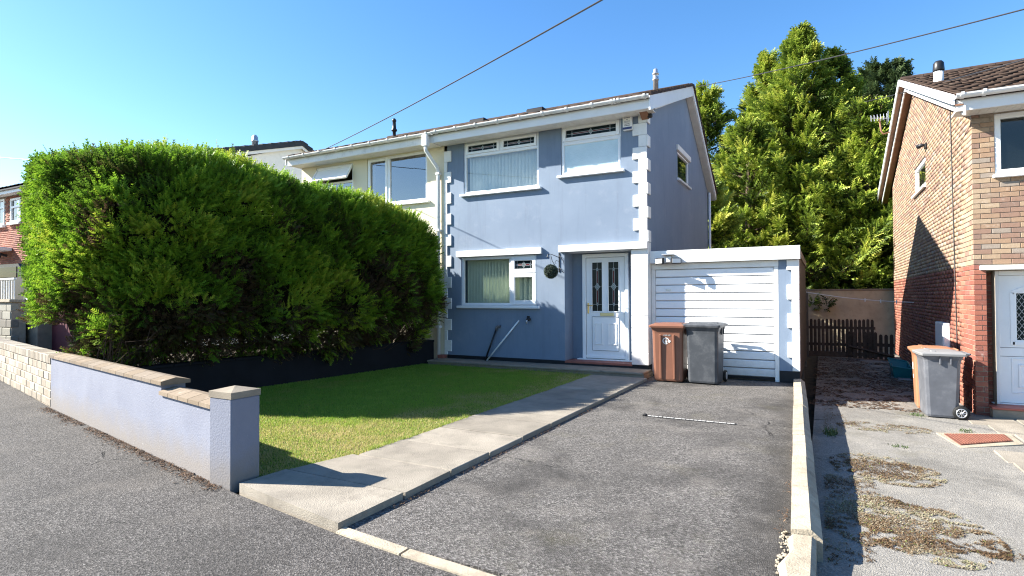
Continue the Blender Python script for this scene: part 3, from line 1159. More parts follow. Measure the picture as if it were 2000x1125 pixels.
# front door
df = MB()
df.box(DX0, DX0 + .075, 11.16, 11.23, .227, DZ1, .006)
df.box(DX1 - .075, DX1, 11.16, 11.23, .227, DZ1, .006)
df.box(DX0 + .075, DX1 - .075, 11.16, 11.23, DZ1 - .075, DZ1, .006)
df.build('door_frame', M['upvc'], bh)
lx0, lx1, lz0, lz1 = DX0 + .078, DX1 - .078, .232, DZ1 - .078
P1 = (lx0 + .13, lx0 + .345, 1.20, 2.20)
P2 = (lx1 - .345, lx1 - .13, 1.20, 2.20)
dw = wall_y(lx0, lx1, lz0, lz1, 11.19, .05, [P1, P2])
door = dw.build('front_door', M['upvc'], bh)
for p in (P1, P2):
    pane(door, p[0], p[1], p[2], p[3], 11.205, M['glass_dark'])
    leaded_v(door, p[0], p[1], p[2], p[3], 11.204)
    s = MB()
    frame_bars(s, p[0] - .022, p[1] + .022, p[2] - .022, p[3] + .022, 11.178, 11.195, .024, .004)
    s.build('pane_bead', M['upvc'], door)
s = MB()
frame_bars(s, lx0 + .13, lx1 - .13, .40, 1.09, 11.181, 11.192, .014, .003)
s.build('panel_surround', M['upvc'], door)
for a, c in ((lx0 + .175, lx0 + .355), (lx1 - .355, lx1 - .175)):
    s = MB()
    frame_bars(s, a, c, .52, .96, 11.172, 11.192, .022, .004)
    s.box(a + .03, c - .03, 11.184, 11.192, .55, .93, .004)
    s.build('door_panel', M['upvc'], door)
s = MB()
for a, c, d0, d1 in ((lx0, lx1, lz0, lz1), (lx0 + .13, lx1 - .13, .40, 1.09)):
    for q0, q1 in (((a, d0), (c, d0)), ((a, d1), (c, d1)), ((a, d0), (a, d1)), ((c, d0), (c, d1))):
        strip(s, q0, q1, 11.181, .0035, .002)
s.build('gasket', M['mid_grey_bin'], door)
MB().box(lx0, lx1, 11.165, 11.192, lz0 + .01, lz0 + .075, .01).build('weather_bar', M['upvc'], door)
MB().box(-3.99, -3.70, 11.172, 11.19, 1.105, 1.165, .005).build('letter_plate', M['gold'], door)
h = MB()
h.box(lx0 + .03, lx0 + .062, 11.172, 11.19, 1.15, 1.37, .004)
h.tube([(lx0 + .046, 11.18, 1.32), (lx0 + .046, 11.135, 1.32), (lx0 + .07, 11.128, 1.32), (lx0 + .165, 11.128, 1.315)], .011, 8)
h.build('handle', M['brass'], door)
box('hall_lining', M['room'], bh, DX0, DX1, 11.30, 11.34, .2, 2.4)

# eaves
box('soffit', M['soffit'], bh, XL - .05, XR + .17, EY + .045, FY - .001, 4.965, 4.985)
for i in range(22):
    xx = XL - .05 + i * .215
    MB().box(xx + .003, xx + .212, EY + .045, FY - .002, 4.955, 4.964).build('soffit_board', M['soffit'], bh)
box('fascia', M['gutter_clean'], bh, XL - .06, XR + .17, EY + .018, EY + .044, 4.94, 5.145, .003)
gutter_run(bh, XL - .06, XR + .185, EY - .055, 5.165, M['gutter'], [XL + .05 + .52 * i for i in range(9)] + [-3.42, -3.36, -2.8])
# roof
roof_slope(bh, 'roof_tiles', -12.25, XR + .16, (EY + .0, EZ), (RY, RZ), M['tile'])
roof_slope(bh, 'roof_tiles', -12.25, XR + .16, (BY, BZ), (RY, RZ), M['tile'])
for i in range(21):
    xx = -12.25 + i * .45
    c = MB()
    pr = [(RY + .11 * math.cos(a), RZ + .0 + .085 * math.sin(a)) for a in [math.pi * k / 8 for k in range(9)]]
    c.prism(pr, 'x', xx + .004, min(xx + .446, XR + .16))
    c.build('ridge_tile', M['tile'], bh)
# verge boards and their soffits
VX = XR + .19


def verge(house, x0, x1, ya, za, yb, zb, h, m, name='verge_board', drop=.0):
    b = MB()
    b.prism([(ya, za - drop - h), (yb, zb - drop - h), (yb, zb - drop), (ya, za - drop)], 'x', x0, x1)
    return b.build(name, m, house)


MB().prism([(EY, 4.90), (RY, RZ - .24), (RY, RZ), (EY, EZ)], 'x', VX - .03, VX).build('verge_board', M['upvc'], bh)
verge(bh, VX - .03, VX, RY, RZ, BY, BZ, .17, M['upvc'])
verge(bh, XR + .005, VX - .032, FY, EZ + .0, RY, RZ - .1, .03, M['soffit'], 'verge_soffit', .1)
verge(bh, XR + .005, VX - .032, RY, RZ - .03, BY, BZ - .03, .03, M['soffit'], 'verge_soffit', .12)
# mossy cut ends of the verge tiles
V, F = [], []
mb = MB()
nt = 16
for i in range(nt):
    s0, s1 = i / nt, (i + 1) / nt
    ya, yb = EY + (RY - EY) * s0, EY + (RY - EY) * s1
    za, zb = EZ + (RZ - EZ) * s0, EZ + (RZ - EZ) * s1
    mb.prism([(ya, za + .005), (yb, zb - .0), (yb + .03, zb + .05), (ya - .02, za + .078)], 'x', VX - .2, VX + .025 + random.uniform(-.01, .01))
mb.build('verge_tiles', M['tile'], bh, kind='stuff')
mb = MB()
nt = 14
for i in range(nt):
    s0, s1 = i / nt, (i + 1) / nt
    ya, yb = RY + (BY - RY) * s0, RY + (BY - RY) * s1
    za, zb = RZ + (BZ - RZ) * s0, RZ + (BZ - RZ) * s1
    mb.prism([(ya, za + .0), (yb, zb + .005), (yb + .02, zb + .078), (ya - .0, za + .05)], 'x', VX - .2, VX + .025 + random.uniform(-.01, .01))
mb.build('verge_tiles', M['tile'], bh, kind='stuff')
# low roof vents and flue
for cx in (-7.92, -6.23):
    box('roof_vent', M['black_paint'], bh, cx - .24, cx + .24, 12.75, 13.2, 5.98, 6.19 + (0 if cx < -7 else .01), .03)
fl = MB()
fl.lathe([(.062, 6.1), (.062, 6.60), (.078, 6.61), (.078, 6.63), (.066, 6.635), (.066, 6.74), (.078, 6.745), (.078, 6.77), (.05, 6.80), (.05, 6.85), (.03, 6.88)], (-3.40, 13.5, 0))
fl.build('flue', M['galv'], bh)
# rear downpipe
MB().tube([(XR + .06, 17.36, 4.5), (XR + .06, 17.36, .2)], .035).build('rear_downpipe', M['upvc'], bh)
# corner bracket under the eave
b = MB()
b.prism([(FY - .22, 4.955), (FY - .03, 4.955), (FY - .03, 4.86)], 'x', XR - .08, XR + .06)
b.build('eave_bracket', M['wood_brown'], bh)
MB().lathe([(.03, -.05), (.045, -.03), (.045, .03), (.02, .05)], (XR + .08, FY - .06, 4.91), 'x', 12).build('cable_gland', M['black_metal'], bh)

# ------------------------------------------------------------------ cream half of the pair
ch_ = thing('cream_house', 'cream rendered half of the pair, mostly hidden behind the tall hedge', 'house', (-10, FY, 0))
CX0, CX1 = -12.2, -7.572
WA = (-9.90, -8.06, 3.76, 4.93)
WB = (-11.66, -10.36, 3.76, 4.90)
wall_y(CX0, CX1, 0, 4.99, FY, .3, [WA, WB]).build('front_wall', M['cream'], ch_)
y = FY + .02
w = window_y(ch_, WA, y, .06)
w.box(-9.30, -9.19, y, y + .07, WA[2] + .06, WA[3] - .06, .005)
win = w.build('window', M['upvc'], ch_)
pane(win, WA[0] + .06, -9.30, WA[2] + .06, WA[3] - .06, y + .03, M['glass_sky'])
pane(win, -9.19, WA[1] - .06, WA[2] + .06, WA[3] - .06, y + .03, M['glass_sky'])
MB().box(-9.97, -7.99, FY - .07, FY + .015, 3.70, 3.759, .008).build('sill', M['upvc'], win)
s = MB()
frame_bars(s, WA[0] + .03, -9.27, WA[2] + .03, WA[3] - .03, y - .02, y + .03, .06)
s.build('opening_sash', M['upvc'], win)
room(ch_, WA[0], WA[1], WA[2], WA[3], FY + .302, FY + 2.5)
w = window_y(ch_, WB, y, .06)
w.box(WB[0] + .06, WB[1] - .06, y, y + .07, 4.42, 4.48, .005)
win = w.build('window', M['upvc'], ch_)
pane(win, WB[0] + .06, WB[1] - .06, WB[2] + .06, 4.42, y + .03, M['glass_sky'])
# top-hung vent pushed open
s = MB()
frame_bars(s, WB[0] + .03, WB[1] - .03, 4.44, 4.88, 0, .05, .055)
s.box(WB[0] + .085, WB[1] - .085, .02, .028, 4.495, 4.825)
ang = math.radians(32)
s.v = [(p[0], y - .02 + p[1] * math.cos(ang) - (4.88 - p[2]) * math.sin(ang), 4.88 - (4.88 - p[2]) * math.cos(ang) - p[1] * math.sin(ang)) for p in s.v]
s.build('open_vent', [M['upvc']], win)
room(ch_, WB[0], WB[1], WB[2], WB[3], FY + .302, FY + 2.5)
box('soffit', M['soffit'], ch_, CX0 - .05, XL - .053, EY + .045, FY - .001, 4.965, 4.985)
for i in range(21):
    xx = CX0 - .05 + i * .22
    MB().box(xx + .003, xx + .217, EY + .045, FY - .002, 4.955, 4.964).build('soffit_board', M['soffit'], ch_)
box('fascia', M['gutter'], ch_, CX0 - .06, XL - .063, EY + .018, EY + .044, 4.94, 5.13, .003)
gutter_run(ch_, CX0 - .1, XL - .063, EY - .055, 5.155, M['gutter'], [CX0 + .1 + .55 * i for i in range(9)])
fl = MB()
fl.lathe([(.07, 5.6), (.07, 6.18), (.05, 6.19), (.05, 6.5), (.085, 6.52), (.085, 6.56), (.06, 6.60), (.05, 6.80), (.07, 6.82), (.06, 6.86), (.03, 6.9)], (-11.3, 13.5, 0))
fl.build('flue', M['black_metal'], ch_)
dp = MB()
dp.box(-7.80, -7.66, EY - .12, EY - .0, 4.86, 5.11, .01)
dp.tube([(-7.73, EY - .06, 4.86), (-7.73, EY - .06, 4.78), (-7.70, FY - .10, 4.46), (-7.70, FY - .06, 4.36), (-7.70, FY - .06, .1)], .042, 10)
for zz in (4.3, 3.0, 1.9, .8):
    dp.box(-7.755, -7.645, FY - .11, FY - .001, zz, zz + .05, .006)
dp.build('downpipe', M['gutter_clean'], ch_)
verge(ch_, CX0 - .12, CX0 - .09, EY, EZ, RY, RZ, .19, M['upvc'])
b = MB()
b.quad((CX0, FY, 0), (CX0, 17.4, 0), (CX0, 17.4, 4.6), (CX0, FY, 5.0))
b.quad((CX0, FY, 5.0), (CX0, 17.4, 4.6), (CX0, RY, RZ - .05), (CX0, RY, RZ - .05))
b.build('side_wall', M['cream'], ch_)
# flower pot ledge seen under the hedge
pot = MB()
pot.lathe([(.10, 0), (.13, .10), (.15, .22), (.165, .225), (.165, .26), (.14, .26), (.13, .2)], (-8.55, 10.5, .36))
o = pot.build('plant_pot', M['concrete'], None)
tag(o, 'small stone plant pot half hidden behind the black garden wall', 'plant pot')
stl = MB().box(-8.75, -8.35, 10.36, 10.68, 0, .36, .01).build('plinth_stone', M['concrete'], None)
tag(stl, 'stone block carrying the plant pot beside the cream house', 'stone block')

# ------------------------------------------------------------------ garage
ga = thing('garage', 'flat-roofed garage with white slatted door and white fascia', 'garage', (-1.6, 11.0, 0))
box('fascia', M['gutter_clean'], ga, XR + .014, -.315, 10.90, 10.935, 2.125, 2.36, .004)
box('roof_slab', M['concrete'], ga, XR + .014, -.33, 10.936, 16.0, 2.20, 2.335)
box('door_head', M['white'], ga, XR + .014, -.66, 11.0, 11.1, 2.012, 2.123, .004)
box('door_jamb', M['white'], ga, XR + .014, -2.815, 11.0, 11.1, .0, 2.010, .004)
box('door_jamb', M['white'], ga, -.732, -.662, 11.0, 11.1, .0, 2.010, .004)
box('inner_lining', M['room'], ga, -2.8, -.74, 11.1, 11.12, 0, 2.0)
n = 13
pz0, pz1 = .065, 2.008
ph = (pz1 - pz0) / n
for i in range(n):
    z0 = pz0 + i * ph
    b = MB()
    b.prism([(11.055, z0 + .004), (11.055, z0 + ph - .006), (11.040, z0 + ph - .006), (11.028, z0 + ph - .022), (11.028, z0 + .016)], 'x', -2.81, -.737)
    b.build('door_slat', M['slat'], ga)
box('door_backing', M['mid_grey_bin'], ga, -2.812, -.735, 11.056, 11.075, .03, 2.009)
box('door_seal', M['rubber'], ga, -2.812, -.735, 11.03, 11.054, .02, .064)
MB().box(-2.62, -2.52, 11.018, 11.027, 1.60, 1.64, .004).build('lock_plate', M['galv'], ga)
box('pier', M['blue'], ga, -.66, -.35, 11.0, 11.26, .2, 2.123)
box('pier_plinth', M['black_paint'], ga, -.661, -.345, 10.992, 11.26, 0, .199)
rows_ = [(2.122, 1.94, 1), (1.94, 1.695, 0), (1.695, 1.43, 1), (1.43, 1.194, 0), (1.194, .938, 1), (.938, .70, 0), (.70, .43, 1), (.43, .20, 0)]
for za, zb, wd in rows_:
    piece('quoin_block', M['white'], ga, -.53 if wd else -.455, -.338, 10.972, 10.999, zb + .003, za, .006)
    piece('quoin_return', M['white'], ga, -.349, -.338, 11.0, 11.14 if wd else 11.2, zb + .003, za, .004)
box('side_wall', M['stake'], ga, -.6, -.352, 11.261, 16.0, 0, 2.199)
# security light
sl = thing('security_light', 'twin-head security light fixed on the garage fascia', 'light', (-2.52, 10.89, 2.2))
MB().box(-2.63, -2.41, 10.76, 10.899, 2.265, 2.29, .008).build('solar_panel', M['galv'], sl)
MB().box(-2.56, -2.48, 10.84, 10.899, 2.14, 2.25, .01).build('sensor_body', M['upvc'], sl)
for s in (-1, 1):
    b = MB()
    b.box(-.095, .095, -.03, .025, -.06, .055, .012)
    a = s * .45
    c0 = (-2.52 + s * .15, 10.80, 2.16)
    b.v = [(c0[0] + p[0] * math.cos(a) - p[1] * math.sin(a), c0[1] + p[0] * math.sin(a) + p[1] * math.cos(a), c0[2] + p[2]) for p in b.v]
    hd = b.build('lamp_head', M['black_metal'], sl)
    b = MB()
    b.box(-.075, .075, -.036, -.031, -.042, .038)
    b.v = [(c0[0] + p[0] * math.cos(a) - p[1] * math.sin(a), c0[1] + p[0] * math.sin(a) + p[1] * math.cos(a), c0[2] + p[2]) for p in b.v]
    b.build('lens', M['chalk'], hd)

# ------------------------------------------------------------------ text helper
def text_mesh(name, s, size, m, parent, origin, facing='y', align='CENTER', ext=.0006):
    cu = bpy.data.curves.new(name, 'FONT')
    cu.body = s
    cu.size = size
    cu.align_x = align
    cu.extrude = ext
    tmp = bpy.data.objects.new(name, cu)
    COL.objects.link(tmp)
    bpy.context.view_layer.update()
    me = bpy.data.meshes.new_from_object(tmp.evaluated_get(bpy.context.evaluated_depsgraph_get()))
    bpy.data.objects.remove(tmp)
    me.materials.clear()
    me.materials.append(m)
    R_ = Matrix.Rotation(math.radians(90), 4, 'X')
    if facing == '-x':
        R_ = Matrix.Rotation(math.radians(-90), 4, 'Z') @ R_
    me.transform(R_)
    o = bpy.data.objects.new(name, me)
    return link(o, parent, origin)


# alarm box
al = thing('alarm_box', 'white burglar alarm box with navy base strip under the eaves', 'alarm box', (-3.25, FY, 4.7))
MB().box(-3.345, -3.165, 10.72, 10.799, 4.70, 4.985, .012).build('housing', M['upvc'], al)
MB().box(-3.347, -3.163, 10.715, 10.72, 4.712, 4.755, .002).build('base_strip', M['navy'], al)
MB().box(-3.33, -3.18, 10.716, 10.7195, 4.768, 4.965, .001).build('print_plate', M['chalk'], al)
for k, (ww, zz, hh) in enumerate(((.12, 4.935, .018), (.025, 4.90, .022), (.11, 4.868, .010), (.105, 4.848, .009), (.095, 4.815, .016), (.11, 4.785, .015))):
    b = MB()
    x = -3.255 - ww / 2
    while x < -3.255 + ww / 2:
        d = random.uniform(.008, .014)
        b.box(x, min(x + d, -3.255 + ww / 2), 10.7145, 10.7158, zz - hh / 2, zz + hh / 2 * random.uniform(.4, 1))
        x += d + .004
    b.build('print_line', M['ink'], al)

# hanging bracket and topiary ball
br = thing('hanging_bracket', 'black wrought iron scroll bracket fixed beside the porch', 'bracket', (-4.72, FY, 2.2))
b = MB()
b.box(-4.735, -4.71, FY - .014, FY - .001, 2.0, 2.40, .003)
b.build('back_plate', M['black_metal'], br)


def scroll(c, r0, turns, s, ax):
    pts = []
    for i in range(22):
        a = turns * 2 * math.pi * i / 21
        r = r0 * (1 - .8 * i / 21)
        pts.append((c[0], c[1] + s * r * math.cos(a), c[2] + ax * r * math.sin(a)))
    return pts


b = MB()
b.tube([(-4.722, FY - .014, 2.30), (-4.76, FY - .12, 2.33), (-4.80, FY - .25, 2.36), (-4.83, FY - .33, 2.345), (-4.84, FY - .34, 2.30), (-4.82, FY - .31, 2.28), (-4.81, FY - .29, 2.30)], .007, 6)
b.tube([(-4.722, FY - .014, 2.05), (-4.75, FY - .10, 2.10), (-4.79, FY - .20, 2.22), (-4.80, FY - .25, 2.33)], .006, 6)
b.tube([(-4.722, FY - .014, 2.22), (-4.76, FY - .08, 2.24), (-4.77, FY - .12, 2.20), (-4.75, FY - .10, 2.17)], .005, 6)
b.tube([(-4.722, FY - .014, 2.34), (-4.67, FY - .04, 2.30), (-4.62, FY - .03, 2.22), (-4.61, FY - .02, 2.16)], .006, 6)
b.tube([(-4.722, FY - .014, 2.10), (-4.67, FY - .04, 2.06), (-4.61, FY - .03, 1.98)], .006, 6)
b.build('scroll_work', M['black_metal'], br)
ball = thing('topiary_ball', 'dark artificial topiary ball hanging from the scroll bracket', 'topiary ball', (-4.80, FY - .25, 1.98))
BC = np.array([-4.80, FY - .25, 2.01])
n = 2600
d = rng.normal(size=(n, 3))
d /= np.linalg.norm(d, axis=1)[:, None]
P = BC + d * rng.uniform(.115, .14, (n, 1))
u = np.cross(d, rng.normal(size=(n, 3)))
u /= np.linalg.norm(u, axis=1)[:, None]
w_ = np.cross(d, u)
sz = rng.uniform(.012, .02, (n, 1))
V = np.stack([P - u * sz * .6, P + u * sz * .6, P + d * sz + w_ * sz * .6], 1).reshape(-1, 3)
np_mesh('foliage', V, np.arange(3 * n).reshape(n, 3), M['ball_leaf'], ball, BC, {'tint': ('POINT', np.repeat(np.clip(rng.random(n), 0, 1), 3))}, kind='stuff')
MB().lathe([(.02, -.12), (.085, -.085), (.12, 0), (.085, .085), (.02, .12)], tuple(BC), 'z', 14).build('core', M['rubber'], ball, origin=tuple(BC))
MB().tube([(-4.80, FY - .25, 2.12), (-4.80, FY - .25, 2.345)], .003, 5).build('hanger', M['black_metal'], ball)
# outdoor tap
tp = thing('outdoor_tap', 'dark outdoor tap fixed on the blue wall below the window', 'tap', (-5.40, FY, 1.0))
MB().lathe([(.035, 0), (.04, .01), (.02, .02), (.018, .07), (.026, .075), (.026, .10), (.01, .11)], (-5.40, FY - .11, 1.03), 'y', 12).build('tap_body', M['black_metal'], tp)
MB().tube([(-5.40, FY - .08, 1.03), (-5.42, FY - .12, 1.0), (-5.42, FY - .12, .94)], .014, 8).build('spout', M['galv'], tp)
MB().box(-5.43, -5.36, FY - .10, FY - .085, 1.06, 1.10, .006).build('tap_lever', M['rubber'], tp)
# poles leaning on the wall
pw = MB()
pw.tube([(-6.38, 10.66, .13), (-5.65, 10.775, 1.0)], .017, 8)
o = pw.build('white_pole', M['upvc'], None)
tag(o, 'white plastic pole leaning against the blue wall', 'pole')
pb = thing('black_pole', 'black pole with a grey joint leaning beside the white pole', 'pole', (-6.42, 10.66, .12))
MB().tube([(-6.42, 10.66, .13), (-6.2, 10.76, .80)], .020, 8).build('pole', M['black_metal'], pb)
MB().tube([(-6.2, 10.757, .78), (-6.185, 10.76, .845), (-6.14, 10.76, .875), (-6.10, 10.76, .87)], .03, 10).build('joint', M['mid_grey_bin'], pb)
# cut-off drain stub beside the plinth
o = MB().box(-7.66, -7.50, 10.62, 10.78, .126, .2, .01).build('gully_brick', M['tile_red'], None)
tag(o, 'small red brick at the foot of the drainpipe', 'brick')

# ------------------------------------------------------------------ wheelie bins
def wheelie_bin(label, loc, rz, body_m, lid_m, w=.58, d=.70, h=1.02, ribs=False, emblem=0, stripes=False):
    """front faces local -Y; wheels and handle at +Y"""
    t = thing('wheelie_bin', label, 'wheelie bin', (0, 0, 0), 'wheelie bins standing outside the houses')
    bw, bd = w * .40, d * .36
    tw, td = w * .46, d * .45
    lev = [(0.02, bw, -bd, bd * .75), (.05, bw + .01, -bd - .01, bd * .8), (h * .82, tw - .012, -td + .015, td - .06), (h * .86, tw - .01, -td + .01, td - .05), (h * .92, tw + .012, -td - .012, td - .03), (h * .935, tw + .012, -td - .012, td - .03)]
    vs, fs = [], []
    c = .05
    for z, hw, ya, yb in lev:
        for x, yy in ((-hw + c, ya), (hw - c, ya), (hw - c * .3, ya + c * .3), (hw, ya + c), (hw, yb - c), (hw - c, yb), (-hw + c, yb), (-hw, yb - c), (-hw, ya + c), (-hw + c * .3, ya + c * .3)):
            vs.append((x, yy, z))
    k = 10
    for i in range(len(lev) - 1):
        for q in range(k):
            q2 = (q + 1) % k
            fs.append((i * k + q, i * k + q2, (i + 1) * k + q2, (i + 1) * k + q))
    fs.append(tuple(range(k))[::-1])
    fs.append(tuple((len(lev) - 1) * k + q for q in range(k)))
    b = MB().add(vs, fs)
    body = b.build('body', body_m, t, origin=(0, 0, 0))
    if ribs:
        for sx in (-1, 1):
            r = MB()
            x0 = sx * tw * .42
            r.add([(x0 - .022, -bd - .012, .06), (x0 + .022, -bd - .012, .06), (x0 + .022, -td + .004, h * .81), (x0 - .022, -td + .004, h * .81),
                   (x0 - .012, -bd - .034, .06), (x0 + .012, -bd - .034, .06), (x0 + .012, -td - .018, h * .80), (x0 - .012, -td - .018, h * .80)],
                  [(4, 5, 6, 7), (0, 1, 5, 4), (1, 2, 6, 5), (2, 3, 7, 6), (3, 0, 4, 7)])
            r.build('rib', body_m, body)
    # side lift pockets under the rim
    for sx in (-1, 1):
        for yy in (-td * .2, td * .28):
            MB().box(sx * (tw + .004) - .012, sx * (tw + .004) + .012, yy - .012, yy + .012, h * .80, h * .915, .004).build('gusset', body_m, body)
    # lid: low dome with raised pads
    L = [(h * .925, tw + .035, -td - .035, td + .0), (h * .955, tw + .038, -td - .04, td + .01), (h * .965, tw + .028, -td - .03, td + .01), (h * .985, tw - .02, -td + .04, td - .04), (h * 1.0, tw * .55, -td * .55, td * .5)]
    vs, fs = [], []
    for z, hw, ya, yb in L:
        for x, yy in ((-hw + .03, ya), (hw - .03, ya), (hw, ya + .03), (hw, yb - .03), (hw - .03, yb), (-hw + .03, yb), (-hw, yb - .03), (-hw, ya + .03)):
            vs.append((x, yy, z))
    k = 8
    for i in range(len(L) - 1):
        for q in range(k):
            q2 = (q + 1) % k
            fs.append((i * k + q, i * k + q2, (i + 1) * k + q2, (i + 1) * k + q))
    fs.append(tuple(range(k))[::-1])
    fs.append(tuple((len(L) - 1) * k + q for q in range(k)))
    lid = MB().add(vs, fs).build('lid', lid_m, t)
    for sx in (-1, 1):
        MB().box(sx * tw * .72 - .05, sx * tw * .72 + .05, -td * .62, -td * .35, h * .972, h * 1.0, .012).build('lid_grip', lid_m, lid)
    hb = MB()
    hb.tube([(-tw * .8, td + .045, h * .955), (tw * .8, td + .045, h * .955)], .016, 8)
    for sx in (-1, 0, 1):
        hb.box(sx * tw * .78 - .02, sx * tw * .78 + .02, td - .03, td + .045, h * .935, h * .965, .006)
    hb.build('handle', body_m, t)
    for sx in (-1, 1):
        wx = sx * (tw * .98)
        wy = td - .075
        tyre = MB().lathe([(.055, -.025), (.093, -.025), (.10, -.015), (.10, .015), (.093, .025), (.055, .025)], (wx, wy, .10), 'x', 22)
        wheel = tyre.build('wheel', M['rubber'], t)
        rim = MB()
        xo = wx + sx * .024
        rim.lathe([(.066, -.003), (.066, .003), (.052, .003), (.052, -.003)], (xo, wy, .10), 'x', 20)
        for q in range(8):
            a = q * math.pi / 4
            rim.tube([(xo, wy, .10), (xo, wy + .056 * math.cos(a), .10 + .056 * math.sin(a))], .005, 5)
        rim.lathe([(.016, -.004), (.016, .004)], (xo, wy, .10), 'x', 10)
        rim.build('rim', M['galv'], wheel)
    MB().tube([(-tw * .95, td - .075, .10), (tw * .95, td - .075, .10)], .012, 8).build('axle', M['galv'], t)
    if emblem:
        def fy(z):
            return -bd - .012 + (-td + .015 + bd + .012) * (z - .05) / (h * .82 - .05) - .004
        em = MB()
        cz = h * .70
        R0, R1 = .058, .044
        pts = 26
        for i in range(pts):
            a0 = math.radians(-60) - i * math.radians(285) / pts
            a1 = math.radians(-60) - (i + 1) * math.radians(285) / pts
            q = []
            for rr, a in ((R0, a0), (R0, a1), (R1, a1), (R1, a0)):
                zz = cz + rr * math.sin(a)
                q.append((rr * math.cos(a) - .02, fy(zz), zz))
            em.add(q, [(0, 1, 2, 3)])
        q = [(.012, cz + .012), (.055, cz + .012), (.062, cz - .008), (.04, cz - .032), (.016, cz - .022)]
        em.add([(x, fy(zz), zz) for x, zz in q], [tuple(range(5))])
        q = [(-.045, cz - .03), (.0, cz - .03), (.004, cz - .012), (-.014, cz + .004), (-.004, cz + .022), (-.03, cz + .024), (-.034, cz + .0)]
        em.add([(x, fy(zz), zz) for x, zz in q], [tuple(range(7))])
        em.build('emblem', M['chalk'], body, fix=False)
        sp = MB()
        for xx, ww in ((-.05, .02), (-.015, .035), (.035, .05)):
            zz = h * .785
            sp.add([(xx - ww / 2, fy(zz) - .001, zz), (xx + ww / 2, fy(zz) - .001, zz), (xx + ww * .4, fy(zz + .026) - .001, zz + .026), (xx - ww * .45, fy(zz + .02) - .001, zz + .02)], [(0, 1, 2, 3)])
        sp.build('worn_print', M['pale_lid'], body, fix=False)
    if stripes:
        def fy(z):
            return -bd - .012 + (-td + .015 + bd + .012) * (z - .05) / (h * .82 - .05) - .004
        sp = MB()
        for (xx, zz, ww, hh) in ((-.05, .60, .045, .10), (-.04, .46, .05, .06), (.0, .66, .03, .06)):
            sp.add([(xx - ww, fy(zz), zz), (xx + ww, fy(zz), zz), (xx + ww * .8, fy(zz + hh), zz + hh), (xx - ww, fy(zz + hh), zz + hh)], [(0, 1, 2, 3)])
        sp.build('worn_print', M['chalk'], body, fix=False)
    t.location = loc
    t.rotation_euler = (0, 0, rz)
    WO[t.name] = Vector(loc)
    return t


wheelie_bin('brown wheelie bin with white circular arrow emblem in front of the garage', (-2.39, 10.40, 0), .02, M['brown_bin'], M['brown_bin'], .60, .70, 1.03, True, 1)
wheelie_bin('dark grey wheelie bin beside the brown bin in front of the garage', (-1.79, 10.42, 0), -.05, M['grey_bin'], M['grey_bin'], .60, .72, 1.05)
wheelie_bin('mid grey wheelie bin with pale lid against the brick house', (1.53, 10.50, -.285), -math.pi / 2 + .06, M['mid_grey_bin'], M['pale_lid'], .56, .58, .98)
wheelie_bin('orange-brown wheelie bin behind the grey bin at the brick house', (1.52, 11.15, -.285), -math.pi / 2 - .03, M['orange_bin'], M['orange_bin'], .56, .58, .98, False, 0, True)

# ------------------------------------------------------------------ low walls along the road
def along(p, q):
    p, q = Vector((*p, 0)), Vector((*q, 0))
    d = (q - p)
    L = d.length
    d /= L
    nrm = Vector((d.y, -d.x, 0))
    return p, d, nrm, L


def obox(b, p, d, nrm, s0, s1, t0, t1, z0, z1, bev=0.0):
    """box in a frame along d (s), across nrm (t)"""
    tmp = MB().box(s0, s1, t0, t1, z0, z1, bev)
    vs = [tuple(p + d * v[0] + nrm * v[1] + Vector((0, 0, v[2]))) for v in tmp.v]
    b.add(vs, tmp.f)
    return b


lw = thing('garden_wall', 'low lilac painted garden wall with brown coping stones and end pillar', 'wall', (-6.5, 3.3, 0))
PA, PB = (-4.36, 2.965), (-9.38, 3.965)
p, d, nr, L = along(PA, PB)     # nr points to the garden? keep outward face at t = 0
if nr.y < 0:
    nr = -nr
STEP = 1.12
b = MB()
obox(b, p, d, nr, 0, STEP, 0, .21, -.05, .60)
obox(b, p, d, nr, STEP, L, 0, .21, -.05, .69)
b.build('wall_body', M['lilac'], lw)


def coping(s0, s1, z, n, zslope=0.0):
    w = (s1 - s0) / n
    for i in range(n):
        a, c = s0 + i * w + .004, s0 + (i + 1) * w - .004
        bb = MB()
        pr = [(-.025, 0), (.235, 0), (.235, .034), (.105, .064), (-.025, .034)]
        vs = []
        for s in (a, c):
            for (tt, zz) in pr:
                v = p + d * s + nr * tt
                vs.append((v.x, v.y, z + zz))
        k = 5
        fs = [tuple(range(k))[::-1], tuple(range(k, 2 * k))] + [(q, (q + 1) % k, k + (q + 1) % k, k + q) for q in range(k)]
        bb.add(vs, fs)
        bb.build('coping_stone', M['coping'], lw)


coping(.01, STEP - .005, .601, 5)
coping(STEP - .06, L, .691, 16)
# pillar
b = MB()
b.box(-4.37, -4.10, 2.935, 3.20, -.05, .70, .008)
pil = b.build('pillar', M['lilac'], lw)
b = MB()
x0, x1, y0, y1 = -4.374, -4.096, 2.931, 3.204
b.add([(x0, y0, .701), (x1, y0, .701), (x1, y1, .701), (x0, y1, .701), (x0, y0, .752), (x1, y0, .752), (x1, y1, .752), (x0, y1, .752), ((x0 + x1) / 2, (y0 + y1) / 2, .786)],
      [(0, 3, 2, 1), (0, 1, 5, 4), (1, 2, 6, 5), (2, 3, 7, 6), (3, 0, 4, 7), (4, 5, 8), (5, 6, 8), (6, 7, 8), (7, 4, 8)])
b.build('cap', M['concrete'], pil)

